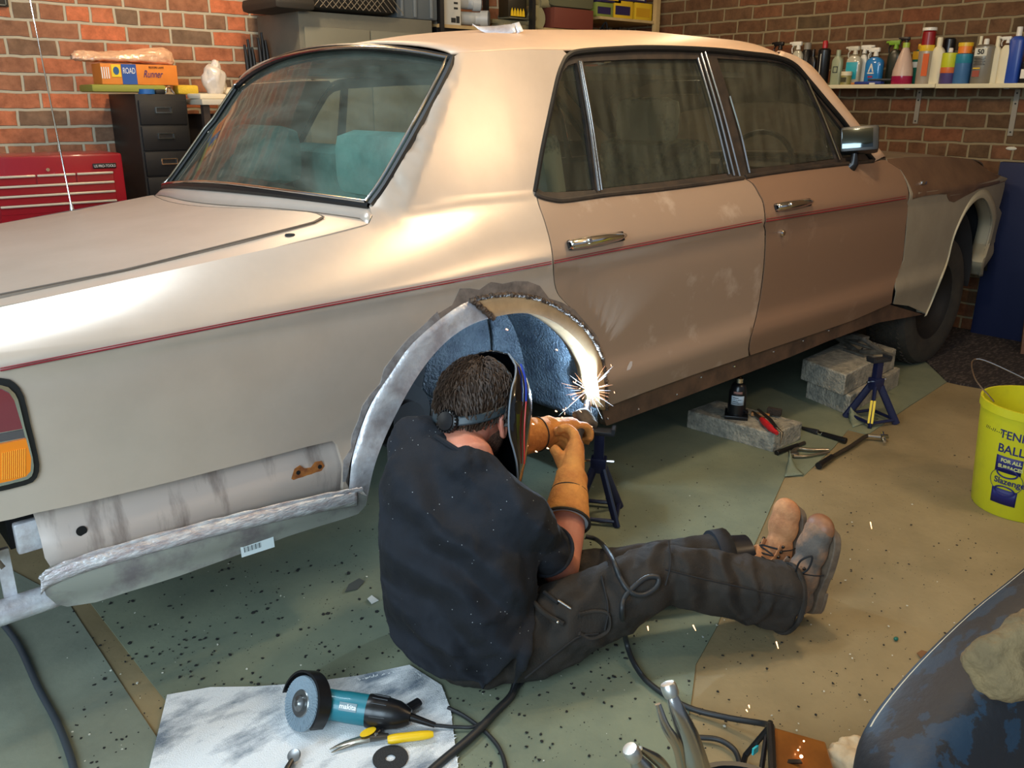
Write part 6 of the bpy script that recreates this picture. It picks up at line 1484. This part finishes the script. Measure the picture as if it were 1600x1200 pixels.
# ------------------------------------------------------------------ grinder and tools on the carpet
cz = .014
gd = thing('angle_grinder', 'teal and black angle grinder with a grinding disc lying on the white carpet', 'angle grinder', on(530,1105,cz)); R_ = tuple(gd.location)
gb0 = on(512,1100,.055); gb1 = on(575,1110,.048); gb2 = on(628,1118,.042); axg = (gb1-gb0).normalized()
tealp = mat('tool_teal', (22,116,130), .4, coat=.2)
dc = on(474,1099,.066); dn = (-_F*.62 -_R*.62 + V((0,0,.25))).normalized()
fr = frame(dc, (0,0,1), None, dn)
MB_d = lambda: MB()
disc = shifted(MB().lathe([(.0,.0),(.020,.0),(.022,.004),(.056,.007),(.059,.004),(.059,.0),(.02,-.004),(0,-.004)],48,fr),R_).build('flap_disc', mat('disc_blue_grey',(124,140,150),.7,bump=.5,bscale=150), gd)
fp = MB()
for k in range(48):
    a = 2*PI*k/48; fp.box((0,0,0),(.034,.0062,.0022),fr@Matrix.Rotation(a,4,'Z')@Matrix.Translation((.0405,0,.0066))@Matrix.Rotation(.3,4,'X'))
shifted(fp,R_).build('flaps', mat('disc_blue_grey',(124,140,150),.7,bump=.5,bscale=150), disc)
shifted(MB().lathe([(.0,.004),(.024,.004),(.030,.008),(.028,.010),(.018,.009),(.017,.014),(.011,.016),(.006,.020),(0,.020)],32,fr),R_).build('clamp_nut', mat('clamp_steel',(130,132,132),.3,metal=.9), disc)
rows = []
for a in np.linspace(-2.0,1.7,30):
    d2 = fr.to_3x3()@V((math.cos(a),math.sin(a),0)); rows.append([dc+d2*.0655+dn*.010, dc+d2*.069+dn*.009, dc+d2*.068-dn*.022, dc+d2*.055-dn*.026, dc+d2*.02-dn*.024])
shifted(MB().grid(rows),R_).build('guard', pblk, gd, solid=.0018)
shifted(MB().tube([dc-dn*.022, gb0+V((0,0,.006))],[.026,.029],24),R_).build('gear_head', tealp, gd, bevel=.002)
shifted(MB().tube(smoothpts([gb0-axg*.012,gb0+axg*.01,gb0.lerp(gb1,.5),gb1],3),[.026,.031,.033,.033,.033,.033,.034,.034,.034,.034],26),R_).build('motor_body', tealp, gd)
shifted(MB().tube(smoothpts([gb1,gb1.lerp(gb2,.35),gb1.lerp(gb2,.75),gb2+axg*.02],3),[.036,.037,.036,.035,.035,.034,.032,.030,.024,.016],24),R_).build('rear_grip', pblk, gd)
for k in range(7):
    a = -1.2+.4*k; d2 = (axg.cross(V((0,0,1))).normalized()*math.sin(a)+V((0,0,1))*math.cos(a)); 
    shifted(MB().tube([gb1+axg*.012+d2*.0365,gb1.lerp(gb2,.6)+d2*.0350],.0012,6),R_).build('grip_rib', mat('rib_grey',(50,52,54),.5), gd)
ld = (_R*.1-_F*.35+V((0,0,.9))).normalized()
side = axg.cross(V((0,0,1))).normalized(); side = side if side.dot(-_F) > 0 else -side; nrm = (side*.75+V((0,0,.65))).normalized()
fr2 = frame(gb0.lerp(gb1,.60)+nrm*.0325, axg, None, nrm)
lb_ = shifted(MB().box((0,0,.001),(.040,.018,.002),fr2,ch=.0006),R_).build('name_plate', mat('name_plate_grey',(120,140,146),.5), gd)
o = text_mesh('lettering','makita',.0145,Matrix.Translation((-R_[0],-R_[1],-R_[2]))@fr2@Matrix.Translation((0,0,.0022)),mat('lettering_white',(236,236,232),.5),lb_,bold=.0003)
shifted(MB().tube([gb2+axg*.018, gb2+axg*.075+V((0,0,-.012))],[.0095,.0060],12),R_).build('cord_guard', pblk, gd)
ce = gb2+axg*.075+V((0,0,-.012))
cable('power_cord', [ce, on(715,1136,.016), on(745,1134,.014), on(775,1110,.014), on(800,1084,.016), V((-.33,-.50,.012))], .0042, rub, 'thin power cord running from the grinder under the welder')
cable('welding_lead', [on(640,1235,.020), on(690,1190,.020), on(738,1150,.020), on(775,1112,.018), on(800,1085,.018), V((-.32,-.47,.016))], .0095, rub, 'thick black lead crossing the carpet corner and passing under the welder')
cable('thin_cable', [on(700,1106,.012), on(730,1122,.010), on(765,1150,.010), on(785,1180,.010), on(795,1230,.010)], .0048, rub, 'thin black cable on the floor right of the carpet')
cable('left_cable', [on(5,975,.012), on(30,1010,.012), on(60,1075,.012), on(92,1135,.012), on(115,1200,.012), on(122,1260,.012)], .0080, mat('cable_grey',(58,66,72),.5), 'dark grey cable on the floor below the exhaust pipe')
cable('wire', [at(806,742,2,.20), at(825,768,2,.17), at(850,790,2,.15)], .0022, mat('wire_pale',(150,168,160),.5), 'thin pale wire between the mask and the right gauntlet', 6)
# knife behind the grinder
uk = thing('utility_knife', 'yellow and black utility knife behind the grinder cord', 'knife', on(640,1103,cz)); R_ = tuple(uk.location)
p0,p1 = on(618,1118,cz+.010), on(655,1096,cz+.010)
shifted(MB().tube([p0,p0.lerp(p1,.55)],.010,10,squash=((0,0,1),.7)),R_).build('yellow_body', mat('tool_yellow',(236,190,20),.4), uk); shifted(MB().tube([p0.lerp(p1,.5),p1],[.0115,.0115],10,squash=((0,0,1),.7)),R_).build('black_end', pblk, uk)
# tin snips
sn = thing('tin_snips', 'tin snips with one yellow handle lying between the grinder and the cutting disc', 'snips', on(600,1155,cz)); R_ = tuple(sn.location)
pv = on(578,1152,cz+.010)
shifted(MB().tube(smoothpts([on(515,1171,cz+.004),on(535,1163,cz+.006),on(555,1157,cz+.010),pv],4),[.0015,.0025,.004,.005,.006,.007,.007,.008,.008,.009,.010,.011,.011],8,squash=((0,0,1),.5)),R_).build('blade', stl, sn)
shifted(MB().tube(smoothpts([on(518,1176,cz+.004),on(536,1168,cz+.005),on(556,1160,cz+.006),pv-V((0,0,.004))],4),[.0015,.0025,.003,.004,.005,.006,.007,.008,.008,.009,.009,.010,.010],8,squash=((0,0,1),.5)),R_).build('blade', stl, sn)
shifted(MB().tube([pv,on(607,1150,cz+.010)],[.014,.008],10,squash=((0,0,1),.5)),R_).build('shank', ts_, sn)
shifted(MB().tube(smoothpts([on(606,1156,cz+.011),on(625,1153,cz+.013),on(650,1150,cz+.013),on(677,1147,cz+.012)],4),[.009,.0115,.012,.012,.012,.0115,.0115,.0115,.0115,.0115,.011,.010,.007],12,squash=((0,0,1),.8)),R_).build('yellow_handle', mat('tool_yellow',(236,190,20),.4), sn)
shifted(MB().tube(smoothpts([pv,on(592,1138,cz+.012),on(607,1128,cz+.016)],4),[.010,.012,.012,.012,.011,.011,.010,.010,.009],10,squash=((0,0,1),.6)),R_).build('black_handle', pblk, sn)
shifted(MB().lathe([(0,0),(.015,0),(.015,.0015),(0,.0015)],24,Matrix.Translation(on(575,1144,cz+.019))@Matrix.Diagonal((1.3,.7,1,1))),R_).build('yellow_badge', mat('tool_yellow',(236,190,20),.4), sn)
shifted(MB().lathe([(0,0),(.004,0),(.004,.004),(0,.005)],12,Matrix.Translation(on(588,1149,cz+.014))),R_).build('pivot_bolt', M_chrome, sn)
cd = on(610,1185,cz); tag(MB().lathe([(.0105,.0),(.0375,.0),(.0375,.0022),(.0105,.0022),(.0105,0)],48,Matrix.Translation(cd)).build('cutting_disc', mat('abrasive_dark',(44,44,44),.9,bump=.5,bscale=300), None),'dark thin cutting disc with a white centre lying on the carpet','disc')
bp_ = thing('bolt', 'steel punch with round head lying at the bottom edge of the carpet', 'punch', on(455,1190,cz)); R_ = tuple(bp_.location)
hd_ = on(459,1180,cz+.020); fr = frame(hd_,(1,0,0),None,(-_F*.5+V((0,0,.75))-_R*.1))
shifted(MB().lathe([(0,-.006),(.013,-.006),(.0145,-.001),(.013,.002),(0,.004)],24,fr),R_).build('head', mat('clamp_steel',(130,132,132),.3,metal=.9), bp_)
shifted(MB().tube([hd_-V((0,0,.006)),on(450,1200,cz+.010),on(440,1225,cz+.008)],[.006,.0075,.008],12),R_).build('shank', ts_, bp_)
# ------------------------------------------------------------------ foreground: bucket of clamps, amber box, rag, blue wing with glove
bkc = on(1165,1275,0); bz_ = .0
bk = thing('bucket', 'black bucket at the bottom edge holding locking clamps', 'bucket', (0,0,0)); bkp = atd(1160,1262,1.18); H_b = bkp.z
bk.location = (bkp.x,bkp.y,0); rb = .082
MB().lathe([(0,0),(rb*.8,0),(rb*.82,.004),(rb,H_b-.008),(rb+.006,H_b-.006),(rb+.006,H_b),(rb-.003,H_b),(rb-.005,H_b-.01),(rb*.78,.008),(0,.008)],48).build('bucket_body', mat('bucket_black',(18,19,22),.35), bk)
def clamp(pts_main, pts_lever, head, label, dep):
    q = [atd(x,y,d) for x,y,d in pts_main]; o = thing('locking_clamp', label, 'clamp', q[-1]); R_ = tuple(o.location)
    chrm = mat('clamp_chrome',(190,188,184),.22,metal=1)
    k = len(q); shifted(MB().tube(smoothpts(q,5),list(np.interp(np.linspace(0,1,(k-1)*5+1),[0,.2,.5,1],[.0065,.0085,.013,.015])),12,squash=(_F,.55)),R_).build('body', chrm, o)
    q2 = [atd(x,y,d) for x,y,d in pts_lever]; k = len(q2); shifted(MB().tube(smoothpts(q2,5),list(np.interp(np.linspace(0,1,(k-1)*5+1),[0,.4,1],[.0035,.0065,.006])),10,squash=(_F,.5)),R_).build('lever', chrm, o)
    hx = atd(*head); ax = (q[0]-q[1]).normalized(); shifted(MB().lathe([(0,-.004),(.0085,-.004),(.0095,0),(.0095,.008),(.008,.011),(0,.012)],14,frame(q[0],(1,0,0),None,ax)),R_).build('adjusting_screw', mat('screw_knurled',(200,198,190),.35,metal=.9), o)
    return o
clamp([(1048,1082,.98),(1058,1110,.98),(1075,1150,.99),(1090,1195,1.0),(1105,1245,1.02)],[(1028,1100,.97),(1040,1135,.975),(1058,1165,.985),(1066,1200,1.0),(1072,1240,1.01)],(1045,1075,.98),'tall chrome locking clamp sticking up left of the black bucket',1.0)
clamp([(990,1180,.92),(1005,1205,.93),(1020,1240,.95)],[(1000,1170,.93),(1030,1190,.95),(1048,1215,.96)],(983,1172,.92),'short chrome locking clamp at the bottom edge left of the tall one',.95)
cable('clamp_cable', [on(1090,1152,.012), on(1120,1155,.014), on(1140,1165,.014), on(1152,1180,.012), on(1160,1215,.012)], .0060, rub, 'black cable bend between the tall clamp and the bucket')
# amber case lying open
am = thing('amber_case', 'translucent amber case with black frame lying on the floor by the bucket', 'case', on(1262,1165,.01))
a = on(1204,1134,.10); b_ = on(1290,1158,.06); c_ = on(1308,1215,.05); d_ = on(1208,1215,.09); R_ = tuple(am.location)
th_ = V((0,0,-.02))
P = [a,b_,c_,d_]; vs = [p[:] for p in P]+[(p+th_)[:] for p in P]
shifted(MB().add(vs,[(0,1,2,3),(7,6,5,4),(0,4,5,1),(1,5,6,2),(2,6,7,3),(3,7,4,0)]),R_).build('amber_panel', mat('amber_plastic',(140,84,30),.3,col2=(112,64,22),scale=12,coat=.4), am, bevel=.004)
shifted(MB().tube([a,d_],.0085,8).tube([a,on(1165,1180,.02),on(1155,1215,.02)],.0065,8).tube([on(1200,1134,.085),on(1188,1215,.05)],.0055,8),R_).build('black_frame', pblk, am)
e0 = on(1208,1140,.012)
for sx_ in (on(1200,1160,.0),): shifted(MB().tube([sx_+V((0,0,.0)), sx_+V((0,0,.055))],.006,8),R_).build('foot', pblk, am)
q_ = on(1180,1172,.045); shifted(MB().box(q_,(.018,.004,.016),Matrix.Identity(4)),R_).build('cyan_label', mat('label_cyan',(50,190,200),.4), am)
q_ = (d_*.6+c_*.4)+V((0,0,.0)); shifted(MB().box(on(1235,1190,.082),(.045,.010,.003),rz=-.7),R_).build('dark_print', pblk, am)
gl_ = MB()
for (x,y,s_) in ((1256,1158,.0018),(1252,1182,.0035),(1247,1172,.0018)): gl_.ball(at(x,y,2,.085),s_,sub=2)
tag(gl_.build('glowing_sparks', emis('spark_orange_low',(1,.5,.22),14), None),'orange sparks glowing on the amber case','sparks',kind='stuff')
rg = MB().ball(on(1322,1178,.03),(.055,.035,.028)).ball(on(1335,1195,.03),(.04,.05,.03)); o_ = tag(remesh(rg.build('rag', mat('cream_rag',(206,186,152),.9,col2=(182,158,124),scale=20), None),.004,3,(.03,.03)),'cream rag between the amber case and the blue car wing','rag')
# blue worn car wing close to the camera
wgm = mat('worn_blue_paint', (24,44,60), .55, col2=(24,24,27), scale=15, thresh=(.48,.50), coat=.0, bump=.15, bscale=60)
nt = wgm.node_tree
D0 = .95
def wp(x,y,d): return atd(x,y,d)
rowsw = []
edge = [(1700,812),(1600,897),(1520,962),(1440,1040),(1385,1105),(1358,1150),(1349,1200),(1345,1290)]
edge = [tuple(q)[:2] for q in smoothpts([(x,y,0) for x,y in edge],4)]
n_e = len(edge); cen = V(atd(1700,1350,.86))
for i,(x,y) in enumerate(edge):
    t = i/(n_e-1); e0 = atd(x,y,1.10-.20*t); out = []
    crest = atd(x+ (60+60*t)*(.8), y+(75)*(1-.4*t), .97-.14*t); inn = cen + (e0-cen)*.25
    lip = e0+_F*.012+V((0,0,-.05))
    pts = smoothpts([lip, e0, crest, crest.lerp(inn,.55)+V((0,0,.012)), inn+V((0,0,-.03))],6); rowsw.append(pts)
wing = thing('loose_car_wing', 'large worn blue black car wing panel in the near right corner', 'car wing', tuple(cen)); R_ = tuple(wing.location)
shifted(MB().grid(rowsw),R_).build('panel', wgm, wing, solid=.004)
ed = [r[6] for r in rowsw]
shifted(MB().tube([p-(p-CAM).normalized()*.003 for p in ed[:20]],.0034,8),R_).build('pale_edge', mat('edge_primer',(196,186,160),.5), wing)
# trestle that carries the wing
trs = thing('trestle', 'wooden trestle carrying the blue car wing', 'trestle', (cen.x,cen.y,0))
for sx_,sy_ in ((-.10,-.14),(.10,-.14),(-.10,.02),(.10,.02)): MB().tube([(sx_*1.3,sy_*1.3,0),(sx_,sy_,cen.z-.07)],.018,8).build('leg', wood, trs)
MB().box((0,-.06,cen.z-.065),(.26,.22,.03),ch=.004).build('top_rail', wood, trs)
gv = MB(); g0 = wp(1545,1045,.90)
gv.tube(smoothpts([wp(1520,1066,.86),wp(1545,1050,.86),wp(1580,1035,.86),wp(1620,1028,.86),wp(1660,1030,.86)],4),[.014,.022,.026,.03,.032,.036,.038,.04,.042,.044,.045,.046,.046,.046,.046,.046,.046],16,squash=(_F,.6))
gv.tube(smoothpts([wp(1575,1060,.85),wp(1582,1080,.85),wp(1592,1090,.85)],3),[.014,.013,.012,.011,.010,.009,.008],12)
tag(remesh(gv.build('work_glove', mat('olive_cotton',(124,104,70),.9,col2=(104,88,60),scale=30,bump=.4,bscale=160), None),.004,3,(.03,.022)),'crumpled olive cotton glove lying on the blue car wing','glove')
bh_ = tag(MB().ball(wp(1612,990,.90),(.028,.028,.02)).build('black_ball', pblk, None),'black round knob at the right edge above the olive glove','ball')
